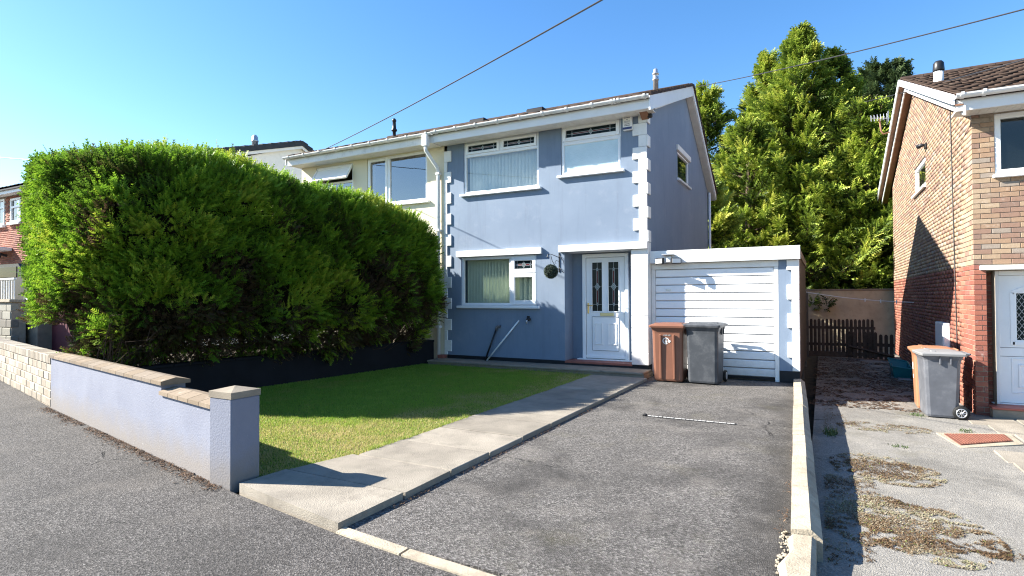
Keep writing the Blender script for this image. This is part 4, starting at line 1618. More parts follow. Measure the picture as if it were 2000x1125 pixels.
# cream block wall continuing along the road
cw = thing('block_wall', 'cream concrete block wall along the road next to the lilac wall', 'wall', (-12, 4.6, 0))
p, d, nr, L = along((-9.40, 3.972), (-17.5, 5.75))
if nr.y < 0:
    nr = -nr
b = MB()
obox(b, p, d, nr, .01, L, .012, .18, -.05, .70)
b.build('mortar_core', M['mortar'], cw)
rh_, bl = .118, .30
for r in range(5):
    off = bl / 2 if r % 2 else 0
    s = -off
    while s < L:
        a, c = max(0, s) + .005, min(L, s + bl) - .005
        if c - a > .03:
            bb = MB()
            obox(bb, p, d, nr, a, c, random.uniform(-.004, .004), .19, .003 + r * rh_ + .005, .003 + (r + 1) * rh_ - .005, .008)
            bb.build('block', M['cream_block'], cw)
        s += bl
s = 0
while s < L:
    bb = MB()
    obox(bb, p, d, nr, s + .004, s + .086, -.012, .21, .597, .72 + random.uniform(-.003, .003), .008)
    bb.build('coping_block', M['cream_block'], cw)
    s += .09

# black painted garden wall under the hedge
dk = thing('black_garden_wall', 'low black painted garden wall between the lawn and the hedge', 'wall', (-8.1, 7, 0))
p, d, nr, L = along((-8.42, 4.1), (-7.70, 10.55))
b = MB()
obox(b, p, d, nr, 0, L, -.18, 0, -.05, .50)
b.build('wall_body', M['dark_wall'], dk)
n_ = 14
for i in range(n_):
    bb = MB()
    obox(bb, p, d, nr, i * L / n_ + .003, (i + 1) * L / n_ - .003, -.20, .02, .501, .545, .006)
    bb.build('coping_slab', M['dark_wall'], dk)

# edging between the two drives
ke = thing('boundary_edging', 'pale concrete edging stones dividing the two driveways', 'edging', (-.2, 7, 0))
KX = [(-.10, 3.93), (-.355, 11.0)]
p, d, nr, L = along(*KX)
n_ = 8
for i in range(n_):
    bb = MB()
    s0, s1 = i * L / n_ + .003, (i + 1) * L / n_ - .003
    jx, jz = random.uniform(-.006, .006), random.uniform(-.006, .006)
    pr = [(.088 + jx, -.32), (.088 + jx, .03 + jz), (.025 + jx, .085 + jz), (-.085 + jx, .072 + jz), (-.085 + jx, -.32)]
    vs = []
    for s in (s0, s1):
        for tt, zz in pr:
            v = p + d * s + nr * tt
            vs.append((v.x, v.y, zz))
    fs = [tuple(range(5))[::-1], tuple(range(5, 10))] + [(q, (q + 1) % 5, 5 + (q + 1) % 5, 5 + q) for q in range(5)]
    bb.add(vs, fs)
    bb.build('edging_stone', M['kerb'], ke)
# broken lower end near the road
b = MB()
pts_l = [(-.205, 2.72), (-.215, 3.05), (-.195, 3.25), (-.225, 3.5), (-.19, 3.7), (-.20, 3.92)]
vs = []
for (x, yv) in pts_l:
    vs += [(x + random.uniform(-.012, .012), yv, .008), (x + .03, yv, .045), (-.07, yv, .05), (-.045, yv, .03), (-.045, yv, -.25)]
fs = []
for i in range(len(pts_l) - 1):
    for q in range(4):
        fs.append((i * 5 + q, i * 5 + q + 1, (i + 1) * 5 + q + 1, (i + 1) * 5 + q))
fs.append((4, 3, 2, 1, 0))
fs.append(tuple((len(pts_l) - 1) * 5 + q for q in range(5)))
b.add(vs, fs)
b.build('broken_end', M['kerb'], ke)
n = 150
mb = MB()
for i in range(n):
    y_ = random.uniform(2.8, 4.05)
    x_ = -.215 + random.gauss(0, .018)
    r_ = random.uniform(.003, .010)
    mb.box(x_ - r_, x_ + r_, y_ - r_, y_ + r_, .0, r_ * 1.4, r_ * .4)
mb.build('loose_mortar', M['kerb'], ke, kind='stuff')

# slot drain in the driveway
dr = thing('slot_drain', 'narrow white slotted drain grille set across the driveway', 'drain', (-1.4, 7.17, 0))
for i in range(22):
    x_ = -1.94 + i * .047 + random.uniform(-.004, .004)
    MB().box(x_, x_ + .041, 7.158, 7.186, -.004, .005, .002).build('grille_bar', M['slot'], dr)
MB().box(-1.95, -.90, 7.135, 7.205, -.0035, .0015).build('channel', M['rubber'], dr)
MB().box(-2.0, -1.955, 7.13, 7.21, -.004, .02, .008).build('end_cap', M['rubber'], dr)

# ------------------------------------------------------------------ conifer sprays
def frond_template(n, spread=.85, w=.075, droop=.0):
    T, Fc = [], []
    for i in range(n):
        t = .12 + .80 * (i // 2) / max(1, (n - 2) // 2)
        s = 1 if i % 2 else -1
        ln = .46 * (1 - .62 * t)
        base = (t, 0, 0)
        tip = (t + ln * .75, s * ln * spread, .10 * s * 0 - droop * ln)
        T += [(base[0] - w * .7, 0, 0), (base[0] + w * .7, 0, 0.012), tip]
        Fc.append((3 * i, 3 * i + 1, 3 * i + 2))
    i = len(T)
    T += [(.55, -w * .45, 0), (.55, w * .45, 0), (1.08, 0, -droop * .2)]
    Fc.append((i, i + 1, i + 2))
    return np.array(T), np.array(Fc)


def fronds(P, D, N, size, tint, tmpl, tip=.22):
    T, Fc = tmpl
    D = D / np.linalg.norm(D, axis=1)[:, None]
    S = np.cross(D, N)
    S /= np.linalg.norm(S, axis=1)[:, None] + 1e-9
    N = np.cross(S, D)
    m, k = len(P), len(T)
    V = P[:, None] + size[:, None, None] * (T[None, :, 0:1] * D[:, None] + T[None, :, 1:2] * S[:, None] + T[None, :, 2:3] * N[:, None])
    F = (np.arange(m) * k)[:, None, None] + Fc[None]
    return V.reshape(-1, 3), F.reshape(-1, 3), np.clip(tint[:, None] + np.where(tint[:, None] > .26, tip, .03) * (T[None, :, 0] - .45), 0, 1).ravel()


def unit(v):
    return v / (np.linalg.norm(v, axis=-1, keepdims=True) + 1e-9)


# ---- the hedge: a clipped body of branch tips over a dark light-blocking core
HY0, HY1 = 4.15, 10.2


def hedge_top(y):
    return np.interp(y, [4.0, 4.9, 6.0, 7.1, 8.2, 9.3, 9.8, 10.3], [3.70, 3.78, 3.72, 3.56, 3.48, 3.26, 3.06, 2.75])


def hedge_surface(n):
    """points and outward normals on the rounded hedge skin"""
    # parameters: angle around the profile and along
    u = rng.random(n)
    # from low on the +X face over the top to the -X face, even along the skin
    tab = np.linspace(-.42, 1.05, 1500) * np.pi
    Q = hedge_point(tab, np.full(1500, 7.0))
    cum = np.concatenate([[0], np.cumsum(np.linalg.norm(np.diff(Q, axis=0), axis=1))])
    th = np.interp(rng.random(n) * cum[-1], cum, tab)
    y = HY0 + (HY1 - HY0) * u
    return th, y


def hedge_point(th, y, inset=0.0):
    zt = hedge_top(y)
    zb = np.interp(y, [4.0, 6.5, 8.2, 9.2, 10.0], [.30, .32, .42, .75, 1.0])
    cz = (zt + zb) / 2
    hz = (zt - zb) / 2 - inset
    cx = np.interp(y, [4, 10], [-9.44, -8.50])
    hx = np.interp(y, [4, 6, 10], [1.76, 1.54, 1.66]) - inset
    e = .46
    c, s = np.cos(th), np.sin(th)
    x = cx + hx * np.sign(c) * np.abs(c) ** e
    z = cz + hz * np.sign(s) * np.abs(s) ** e
    # tuck in under the skirt
    tuck = np.clip((1.35 - z) / 1.1, 0, 1)   # undercut near the ground
    x = x - np.sign(c) * .62 * tuck ** 1.3 * (np.abs(c) ** e)
    # the far flank leans in towards the top
    x = np.where(x < cx, cx + (x - cx) * (1 - .13 * np.clip((z - 1.8) / 2.0, 0, 1)), x)
    # rounded ends
    e0 = np.clip((HY0 + .9 - y) / .9, 0, 1)
    e1 = np.clip((y - HY1 + .7) / .7, 0, 1)
    sh = 1 - .30 * e0 ** 2.2 - .16 * e1 ** 2.4
    x = cx + (x - cx) * sh
    z = cz - .15 + (z - cz + .15) * (1 - .10 * e0 ** 2 - .14 * e1 ** 2)
    return np.stack([x, y, z], 1)


def hedge_cap(n, end):
    """end faces"""
    a = rng.uniform(-1, 1, n)
    bz = rng.uniform(0, 1, n)
    y0 = np.full(n, HY0 if end == 0 else HY1)
    zt = hedge_top(y0) - .25
    z = .35 + (zt - .35) * bz
    cx = -9.44 if end == 0 else -8.50
    hw = (1.38 if end == 0 else 1.40) - .22 * np.clip((bz - .4) / .6, 0, 1) - .5 * np.clip((1.2 - z) / 1.0, 0, 1) - .35 * np.clip((bz - .8) / .2, 0, 1) ** 2
    x = cx + a * hw
    bulge = .22 * (1 - a ** 2)
    y = y0 + (-bulge if end == 0 else bulge) + (.35 if end == 0 else -.35) * np.clip((1.1 - z) / .9, 0, 1)
    P = np.stack([x, y, z], 1)
    N = unit(np.stack([a * .6, np.full(n, -1.0 if end == 0 else 1.0), (bz - .4) * .5], 1))
    return P, N


def hedge_sample(n):
    th, y = hedge_surface(n)
    P = hedge_point(th, y)
    eps = .01
    A = hedge_point(th + eps, y) - hedge_point(th - eps, y)
    B = hedge_point(th, y + eps) - hedge_point(th, y - eps)
    N = unit(np.cross(A, B))
    c = P - np.stack([np.full(n, -9.05), np.clip(y, 5.2, 9.4), np.full(n, 1.8)], 1)
    N = N * np.sign((N * c).sum(1))[:, None]
    return P, N


hd = thing('hedge', 'tall clipped green conifer hedge with brown bare lower patches', 'hedge', (-9.05, 7.3, 0))
nC = 7600
P1, N1 = hedge_sample(int(nC * .86))
P2, N2 = hedge_cap(int(nC * .22), 0)
P3, N3 = hedge_cap(int(nC * .12), 1)
CP = np.concatenate([P1, P2, P3])
CN = np.concatenate([N1, N2, N3])
lump = vnoise(CP * np.array([1, 1, .55]), .85, 5) - .5
lump2 = vnoise(CP * np.array([1, 1, .7]), 2.2, 6) - .5
lump3 = vnoise(CP, 4.6, 7) - .5
CP = CP + CN * (lump * .30 + lump2 * .36 + lump3 * .18)[:, None] * (1 - .6 * np.clip(CN[:, 2:3], 0, 1))
CP += CN * np.where(rng.random(len(CP)) < .03, rng.uniform(.02, .08, len(CP)), 0)[:, None]
up = np.array([0, 0, 1.0])
CD = unit(CN * .85 + up * .40 + rng.normal(0, .26, CP.shape))
# tuft colour: fresh and older growth, tops painted sunlit, hollows painted dark, dead brown inner patches low on the face
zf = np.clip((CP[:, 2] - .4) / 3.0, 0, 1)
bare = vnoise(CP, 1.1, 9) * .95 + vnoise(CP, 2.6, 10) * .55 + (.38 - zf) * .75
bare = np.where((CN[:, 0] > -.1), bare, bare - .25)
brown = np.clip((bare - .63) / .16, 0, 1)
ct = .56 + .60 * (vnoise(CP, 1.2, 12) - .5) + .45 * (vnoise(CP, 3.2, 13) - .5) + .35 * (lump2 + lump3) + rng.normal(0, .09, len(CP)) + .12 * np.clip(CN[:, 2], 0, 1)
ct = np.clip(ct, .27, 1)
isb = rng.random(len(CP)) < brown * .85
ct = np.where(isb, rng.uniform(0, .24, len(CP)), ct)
per = 14
rep = np.repeat(np.arange(len(CP)), per)
off = rng.normal(0, 1, (len(rep), 3))
off = off - (off * CD[rep]).sum(1)[:, None] * CD[rep] * .3
tl = np.tile(np.linspace(0, 1, per), len(CP))
CSZ = rng.uniform(.75, 1.25, len(CP))
Pf = CP[rep] + off * (.045 * CSZ[rep])[:, None] - CN[rep] * (.17 * tl + .05)[:, None]
Df = unit(CD[rep] + unit(off) * (.30 + .55 * tl)[:, None])
Nf = unit(rng.normal(0, .45, off.shape) + up * .55 + CN[rep] * .75)
sf = rng.uniform(.085, .15, len(rep)) * CSZ[rep] * np.where(isb[rep], .85, 1)
tf = np.clip(ct[rep] + rng.normal(0, .05, len(rep)), 0, 1)
keep = (Pf[:, 2] > .30) & (Pf[:, 0] > -11.3)
wline = 3.97 - (Pf[:, 0] + 9.4) * .2
keep &= (Pf[:, 1] > wline + .28) | (Pf[:, 2] > 1.15)
keep &= Pf[:, 1] > wline - .05
keep &= ~(isb[rep] & (rng.random(len(rep)) < .35))
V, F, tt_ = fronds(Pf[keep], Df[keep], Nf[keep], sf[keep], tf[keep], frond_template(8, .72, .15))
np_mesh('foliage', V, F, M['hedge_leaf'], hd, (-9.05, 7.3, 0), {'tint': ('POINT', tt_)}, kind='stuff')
# solid dark core standing in for inner twigs, added to block light
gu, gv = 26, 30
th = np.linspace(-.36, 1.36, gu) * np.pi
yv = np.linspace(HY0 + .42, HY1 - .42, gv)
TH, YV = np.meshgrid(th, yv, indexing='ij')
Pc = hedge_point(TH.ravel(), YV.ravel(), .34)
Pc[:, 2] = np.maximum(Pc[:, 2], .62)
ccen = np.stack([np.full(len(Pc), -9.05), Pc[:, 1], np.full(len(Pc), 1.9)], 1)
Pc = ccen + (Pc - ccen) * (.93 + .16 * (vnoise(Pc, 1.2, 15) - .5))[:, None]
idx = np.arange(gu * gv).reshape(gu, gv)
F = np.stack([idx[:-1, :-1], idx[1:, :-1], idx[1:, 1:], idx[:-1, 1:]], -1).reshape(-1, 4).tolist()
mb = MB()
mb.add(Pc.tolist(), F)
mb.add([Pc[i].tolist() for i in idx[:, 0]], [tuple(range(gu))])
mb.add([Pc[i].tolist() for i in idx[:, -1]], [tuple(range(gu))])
mb.build('light_block_core', M['hedge_core'], hd, origin=(-9.05, 7.3, 0))
# stems and bare twigs at the foot
for i in range(9):
    yy = 4.6 + i * .64
    x0 = -8.95 + random.uniform(-.12, .12) + .35 * max(0, (yy - 7) / 3)
    MB().tube([(x0, yy, -.02), (x0 + random.uniform(-.05, .05), yy, .5), (x0 + random.uniform(-.1, .1), yy + random.uniform(-.1, .1), 1.6)], [.06, .05, .03], 7).build('trunk', M['bark'], hd)
mb = MB()
for i in range(520):
    yy = random.uniform(4.3, 9.9) if random.random() < .55 else random.uniform(8.2, 10.0)
    x0 = -8.95 + random.uniform(-.15, .15)
    a = random.uniform(-1.2, 1.2) if random.random() < .72 else random.uniform(1.2, 3.9)
    if yy > 9.6:
        a += .6
    if yy < 4.9:
        a -= .8
    ln = random.uniform(.7, 1.35)
    x0 += .35 * max(0, (yy - 7) / 3)
    z0 = random.uniform(.15, .7)
    z1 = z0 + random.uniform(.35, 1.1)
    pts = [(x0, yy, z0)]
    for k in (.4, .75, 1.0):
        pts.append((x0 + math.cos(a) * ln * k + random.gauss(0, .03), yy + math.sin(a) * ln * k * .7 + random.gauss(0, .03), z0 + (z1 - z0) * k ** 1.5 + random.gauss(0, .02)))
    pts = [(x_, max(y_, 4.32 - (x_ + 9.4) * .2), z_) for x_, y_, z_ in pts]
    mb.tube(pts, [.011, .008, .005, .003], 4, cap=False)
    for q in range(3):
        e = pts[random.choice((2, 3))]
        mb.tube([e, (e[0] + random.gauss(.08, .1), e[1] + abs(random.gauss(0, .1)) * (1 if e[1] < 5 else random.choice((-1, 1))), e[2] + random.uniform(.0, .2))], [.004, .002], 3, cap=False)
mb.build('bare_twigs', M['twig'], hd, origin=(-9.05, 7.3, 0), kind='stuff', fix=False)
# thin suckers standing behind the lilac wall
sk = thing('bare_sapling', 'bundle of thin bare shoots standing behind the lilac wall', 'shrub', (-8.2, 4.0, 0))
mb = MB()
for i in range(16):
    x0, y0 = -8.2 + random.gauss(0, .14), 4.12 + random.gauss(0, .04)
    h_ = random.uniform(.65, 1.15)
    mb.tube([(x0, y0, 0), (x0 + random.gauss(0, .05), y0 - .02, h_ * .5), (x0 + random.gauss(0, .16), y0 - .04 + random.gauss(0, .05), h_)], [.008, .006, .003], 4, cap=False)
mb.build('shoots', M['twig'], sk, fix=False)

# ------------------------------------------------------------------ conifers behind the gardens
def conifer(name, label, base, h, rad, n_br, mat, seed, fr=.32, lean=(0, 0), z_low=.6, power=.8, tint0=.5, droop=.25, group='conifers behind the back wall', fpb=58, fill=1.0):
    r = np.random.default_rng(seed)
    t = thing(name, label, 'tree', base, group)
    bx, by, bz = base
    MB().tube([(bx, by, bz - .1), (bx + lean[0] * .4, by + lean[1] * .4, bz + h * .45), (bx + lean[0], by + lean[1], bz + h * .97)], [.24, .15, .02], 8).build('trunk', M['bark'], t)
    hs = z_low + (h * .99 - z_low) * r.random(n_br) ** 1.1
    az = r.random(n_br) * 2 * np.pi
    k = hs / h
    prof = rad * np.clip((1 - k), 0, 1) ** power * (1 - .35 * np.clip((.18 - k) / .18, 0, 1))
    prof = np.maximum(prof, .06 + .40 * (1 - k))
    lobe = .75 + .5 * vnoise(np.stack([np.cos(az) * 1.3 + bx, np.sin(az) * 1.3 + by, hs * .45], 1), 1.0, seed + 1)
    ln = prof * lobe * r.uniform(.68, 1.14, n_br)
    rise = np.where(k > .6, r.uniform(.35, .9, n_br), r.uniform(.12, .5, n_br))
    O = np.stack([bx + lean[0] * k, by + lean[1] * k, bz + hs], 1)
    out = np.stack([np.cos(az), np.sin(az), 0 * az], 1)
    # limbs
    mb = MB()
    for i in range(0, n_br, 3):
        e = O[i] + out[i] * ln[i] * .8 + np.array([0, 0, rise[i] * ln[i] * .5])
        mb.tube([O[i], O[i] * .5 + e * .5 + np.array([0, 0, -.05]), e], [.035, .025, .01], 4, cap=False)
    mb.build('limbs', M['bark'], t, fix=False, kind='stuff')
    # sprays
    m = n_br * fpb
    bi = np.repeat(np.arange(n_br), fpb)
    s = 1 - .62 * r.random(m) ** 1.3
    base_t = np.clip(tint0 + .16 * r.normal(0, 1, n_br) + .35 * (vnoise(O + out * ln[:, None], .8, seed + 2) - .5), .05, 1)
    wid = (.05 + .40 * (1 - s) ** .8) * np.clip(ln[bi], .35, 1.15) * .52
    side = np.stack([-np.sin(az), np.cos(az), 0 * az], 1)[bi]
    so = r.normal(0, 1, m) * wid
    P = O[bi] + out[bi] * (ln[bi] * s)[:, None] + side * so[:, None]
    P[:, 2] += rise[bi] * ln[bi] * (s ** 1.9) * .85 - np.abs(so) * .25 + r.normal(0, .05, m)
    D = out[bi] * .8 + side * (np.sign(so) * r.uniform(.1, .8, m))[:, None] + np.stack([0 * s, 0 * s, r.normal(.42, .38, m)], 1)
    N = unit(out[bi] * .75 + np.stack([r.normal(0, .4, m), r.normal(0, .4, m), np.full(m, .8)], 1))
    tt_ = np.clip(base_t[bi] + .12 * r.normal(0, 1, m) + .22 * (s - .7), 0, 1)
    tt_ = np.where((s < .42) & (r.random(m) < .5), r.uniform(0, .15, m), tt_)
    # a few leader tips
    nt_ = 18
    zt = bz + h * r.uniform(.86, 1.0, nt_)
    PT = np.stack([bx + lean[0] + r.normal(0, .07, nt_), by + lean[1] + r.normal(0, .07, nt_), zt], 1)
    P = np.concatenate([P, PT])
    D = np.concatenate([D, np.stack([r.normal(0, .35, nt_), r.normal(0, .35, nt_), np.ones(nt_)], 1)])
    N = np.concatenate([N, unit(r.normal(0, 1, (nt_, 3)))])
    tt_ = np.concatenate([tt_, np.full(nt_, .75)])
    sz = r.uniform(.65, 1.25, len(P)) * fr
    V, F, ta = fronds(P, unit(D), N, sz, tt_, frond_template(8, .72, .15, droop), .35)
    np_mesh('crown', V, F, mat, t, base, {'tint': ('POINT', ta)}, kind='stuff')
    return t


GZ = -.35
conifer('conifer_tree', 'tallest golden green conifer with a pointed top behind the gardens', (-.75, 25.9, GZ), 12.7, 5.4, 540, M['tree_leaf'], 21, lean=(.1, 0), power=1.0)
conifer('conifer_tree', 'golden green conifer with a slim spire beside the tallest one', (-2.45, 26.8, GZ), 12.2, 4.6, 380, M['tree_leaf'], 22, lean=(.55, 0), power=1.0)
conifer('conifer_tree', 'golden conifer with a crooked top overhanging the cream back wall', (.75, 26.3, GZ), 11.6, 4.4, 380, M['tree_leaf'], 23, lean=(-.2, 0), tint0=.47, power=1.0)
conifer('conifer_tree', 'shorter conifer half hidden behind the blue house gable', (-4.5, 26.6, GZ), 11.2, 4.0, 260, M['tree_leaf'], 24, tint0=.5)
conifer('conifer_tree', 'low dense conifer filling the gap in front of the tall ones', (-2.5, 24.2, GZ), 8.6, 3.0, 210, M['tree_leaf'], 25, tint0=.58, power=.6)
conifer('conifer_tree', 'shaded conifer leaning toward the brick house above the back wall', (1.5, 24.6, GZ), 8.8, 3.0, 240, M['tree_leaf'], 26, tint0=.40, power=.6, z_low=1.9)
conifer('conifer_tree', 'small conifer tucked close behind the blue house and the garage', (-3.7, 20.3, GZ), 5.8, 1.8, 150, M['tree_leaf'], 28, tint0=.5, power=.6, z_low=1.5)
conifer('fir_tree', 'dark blue-green fir tree standing behind the brick house roof', (2.9, 33.5, GZ), 13.0, 3.6, 420, M['fir_leaf'], 27, fr=.42, power=.5, tint0=.5, droop=.1)

# ------------------------------------------------------------------ back wall, fences, gate
bwl = thing('back_garden_wall', 'cream rendered back wall beneath the conifers', 'wall', (0, 22.3, GZ))
box('wall_body', simple('stained_cream_render', (.42, .36, .25), .9, .18, 1.2, .3, 60, dirt=.5, dirtc=(.22, .19, .13)), bwl, -6, 8, 22.2, 22.45, -.4, 1.66)
for i in range(14):
    piece('coping_slab', M['concrete'], bwl, -6 + i + .005, -5 + i - .005, 22.17, 22.48, 1.662, 1.72)


def picket(parent, x, y, z0, z1, w=.095, m=None):
    b = MB()
    x0, x1 = x - w / 2, x + w / 2
    pr = [(x0, z0), (x1, z0), (x1, z1 - .05), (x + w * .33, z1 - .015), (x, z1), (x - w * .33, z1 - .015), (x0, z1 - .05)]
    b.prism(pr, 'y', y, y + .018)
    return b.build('picket', m or M['picket'], parent)


fn = thing('picket_fence', 'dark brown picket fence with rounded tops across the side passage', 'fence', (.4, 19.7, GZ))
for i in range(17):
    picket(fn, -.40 + i * .105, 19.68 + random.uniform(-.006, .006), GZ + .03, .80 + random.uniform(-.015, .015), .078)
for zz in (-.0, .50):
    box('rail', M['picket'], fn, -.46, 1.36, 19.70, 19.74, zz, zz + .08, .004)
box('gravel_board', M['picket'], fn, -.46, .62, 19.66, 19.678, GZ + .02, GZ + .18, .003)
gt = thing('picket_gate', 'open brown picket gate with diagonal brace beside the brick house', 'gate', (1.1, 19.35, GZ))
for i in range(9):
    zt = (.40 if i > 5 else .46) + random.uniform(-.01, .01)
    picket(gt, .70 + i * .125, 19.42 - i * .035, GZ + .04, zt, .085)
b = MB()
pg, dg_, ng, Lg = along((.64, 19.47), (1.76, 19.15))
obox(b, pg, dg_, ng, 0, Lg, -.03, .0, .05, .14)
b.build('rail', M['picket'], gt)
b = MB()
obox(b, pg, dg_, ng, 0, Lg, -.03, .0, -.25, -.16)
b.build('rail', M['picket'], gt)
b = MB()
v0, v1 = pg + dg_ * .05, pg + dg_ * (Lg - .05)
b.tube([(v0.x, v0.y - .04, .02), (v1.x, v1.y - .04, -.2)], .035, 4)
b.build('brace', M['picket'], gt)
# tall board fence running down the side of the garage
bf = thing('board_fence', 'tall weathered board fence running behind the garage', 'fence', (-.42, 17.5, GZ))
for i in range(34):
    y0 = 14.2 + i * .155
    h_ = 1.50 + random.uniform(-.03, .03)
    MB().box(-.475, -.452, y0, y0 + .145, GZ + .05, h_, .003).build('board', M['stake'], bf)
for zz in (.1, 1.0):
    box('rail', M['stake'], bf, -.452, -.41, 14.2, 19.5, zz, zz + .08)
for yy in (14.25, 16.8, 19.3):
    box('fence_post', M['stake'], bf, -.45, -.36, yy, yy + .09, GZ, 1.62, .006)
# washing line
wl = thing('washing_line', 'white washing line with pegs strung across the side passage', 'washing line', (.6, 17.4, 1.5))
lp = []
for i in range(13):
    s_ = i / 12
    lp.append((-.40 + 2.39 * s_, 16.85 + .3 * s_, 1.60 - .28 * s_ - .05 * math.sin(math.pi * s_)))
MB().tube(lp, .011, 6).build('line', M['rope'], wl)
for s_ in (.57, .71, .85):
    q = (-.40 + 2.39 * s_, 16.85 + .3 * s_, 1.60 - .28 * s_ - .05 * math.sin(math.pi * s_))
    box('peg', M['rope'], wl, q[0] - .012, q[0] + .012, q[1] - .02, q[1] + .02, q[2] - .05, q[2] + .035, .004)

# ------------------------------------------------------------------ brick house
rh = thing('brick_house', 'two-tone brick house with white boarded eaves and white front door', 'house', (2.0, 10.82, -.3))
BX, BFY = 2.0, 10.82
WR = (2.27, 3.75, 3.27, 4.17)
DR = (2.15, 3.35, -.13, 1.862)
SWR = (15.12, 16.78, 3.89, 4.52)
ZB = -.31
REAR = 21.6


def rtop(y):
    return 4.20 + (y - BFY) * .395 if y <= 16.8 else 6.56 - (y - 16.8) * .34


wall_y(BX + .012, 9.0, ZB, 4.22, BFY + .010, .24, [WR, DR]).build('front_wall', M['mortar'], rh)
gable_wall(BX + .010, BFY + .010, 4.20, 16.8, 6.56, REAR, rtop(REAR), ZB, .24, SWR).build('side_wall', M['mortar'], rh)
b = MB()
b.quad((BX + .01, REAR, ZB), (9, REAR, ZB), (9, REAR, 4.9), (BX + .01, REAR, 4.9))
b.quad((9, BFY, ZB), (9, REAR, ZB), (9, REAR, 6.6), (9, BFY, 4.2))
b.build('rear_wall', M['mortar'], rh)
CO = .0755
MORT = .0095
cand = []
zc = ZB
row = 0
while zc < 4.18:
    red_row = zc + CO * .5 < 1.93
    off = .1125 if row % 2 else 0
    x = BX
    first = True
    while x < 3.6:
        ln = (.1025 if (first and row % 2) else .225)
        a, c = x, x + ln - MORT
        x += ln
        first = False
        segs = [(a, c)]
        for hx0, hx1, hz0, hz1 in (WR, DR, (2.07, 3.45, 1.862, 1.936)):
            if zc + CO - MORT > hz0 + .012 and zc < hz1 - .012:
                ns = []
                for (u0, u1) in segs:
                    if u1 <= hx0 or u0 >= hx1:
                        ns.append((u0, u1))
                    else:
                        if hx0 - u0 > .03:
                            ns.append((u0, hx0 - .002))
                        if u1 - hx1 > .03:
                            ns.append((hx1 + .002, u1))
                segs = ns
        for u0, u1 in segs:
            cand.append((u0, u1, zc, zc + CO - MORT, red_row))
    zc += CO
    row += 1
near = [q for q in cand if q[0] < 2.72]
far = [q for q in cand if q[0] >= 2.72]
random.shuffle(near)
nb_red = 0
for (u0, u1, z0, z1, isr) in near:
    pr_ = random.choice((0, .001, .002))
    piece('brick', M['red'] if isr else M['buff'], rh, u0, u1, BFY - pr_, BFY + .011, z0, z1, .003)
n_front = len(near)
# side wall bricks, lengths as they read along the receding wall
side = []
zc, row = ZB, 0
BLY = .30
while zc < 6.5:
    off = BLY / 2 if row % 2 else 0
    y = BFY + .115 - off if row % 2 == 0 else BFY + .115 - off
    y = BFY + .004 - (off if row % 2 else 0)
    while y < REAR:
        a, c = max(y, BFY + .004), min(y + BLY - .012, REAR)
        y += BLY
        if c - a < .04:
            continue
        zt = zc + CO - MORT
        if zt > min(rtop(a), rtop(c)) - .01:
            continue
        if c > SWR[0] and a < SWR[1] and zt > SWR[2] and zc < SWR[3]:
            if a < SWR[0] - .04:
                c = SWR[0] - .003
            elif c > SWR[1] + .04:
                a = SWR[1] + .003
            else:
                continue
        side.append((a, c, zc, zt, zc + CO * .5 < 1.93))
    zc += CO
    row += 1
nside = max(0, 296 - n_front)
side.sort(key=lambda q: (q[0] + .35 * abs(q[2] - 1.6)))
for (a, c, z0, z1, isr) in side[:nside]:
    piece('brick', M['red'] if isr else M['buff'], rh, BX, BX + .011, a, c, z0, z1, .003)
for nm, mt, isr_ in (('red_brickwork', M['red_a'], True), ('buff_brickwork', M['buff_a'], False)):
    V, F, T = [], [], []
    items = [('s', q) for q in side[nside:] if q[4] == isr_] + [('f', q) for q in far if q[4] == isr_]
    for kd, (a, c, z0, z1, _) in items:
        i0 = len(V)
        j = random.uniform(0, .002)
        if kd == 's':
            vs = [(BX - j, a, z0), (BX - j, c, z0), (BX - j, c, z1), (BX - j, a, z1), (BX + .011, a, z0), (BX + .011, c, z0), (BX + .011, c, z1), (BX + .011, a, z1)]
        else:
            vs = [(c, BFY - j, z0), (a, BFY - j, z0), (a, BFY - j, z1), (c, BFY - j, z1), (c, BFY + .011, z0), (a, BFY + .011, z0), (a, BFY + .011, z1), (c, BFY + .011, z1)]
        V += vs
        F += [(i0, i0 + 3, i0 + 2, i0 + 1), (i0, i0 + 1, i0 + 5, i0 + 4), (i0 + 3, i0 + 7, i0 + 6, i0 + 2), (i0, i0 + 4, i0 + 7, i0 + 3), (i0 + 1, i0 + 2, i0 + 6, i0 + 5)]
        T += [random.random()] * 8
    np_mesh(nm, V, F, mt, rh, (2.0, 15, 2), {'tint': ('POINT', T)}, kind='stuff')
# recess reveals and back in red brick
RB = 11.06
for r in range(29):
    z0 = DR[2] + .004 + r * .068
    if z0 + .06 > DR[3]:
        break
    piece('reveal_brick', M['red'], rh, DR[0] + .003, DR[0] + .125, RB - .010, RB, z0, z0 + .0585, .003)
box('recess_back', M['mortar'], rh, DR[0], 3.35, RB, RB + .1, ZB, 1.862)
box('door_lintel', M['white'], rh, 2.07, 3.45, BFY - .035, BFY + .2, 1.866, 1.934, .006)
box('doorstep', M['red_paint'], rh, 2.15, 3.6, BFY - .20, RB, -.155, -.125, .006)
box('step_riser', M['concrete'], rh, 2.16, 3.6, BFY - .18, RB, -.42, -.156, .006)
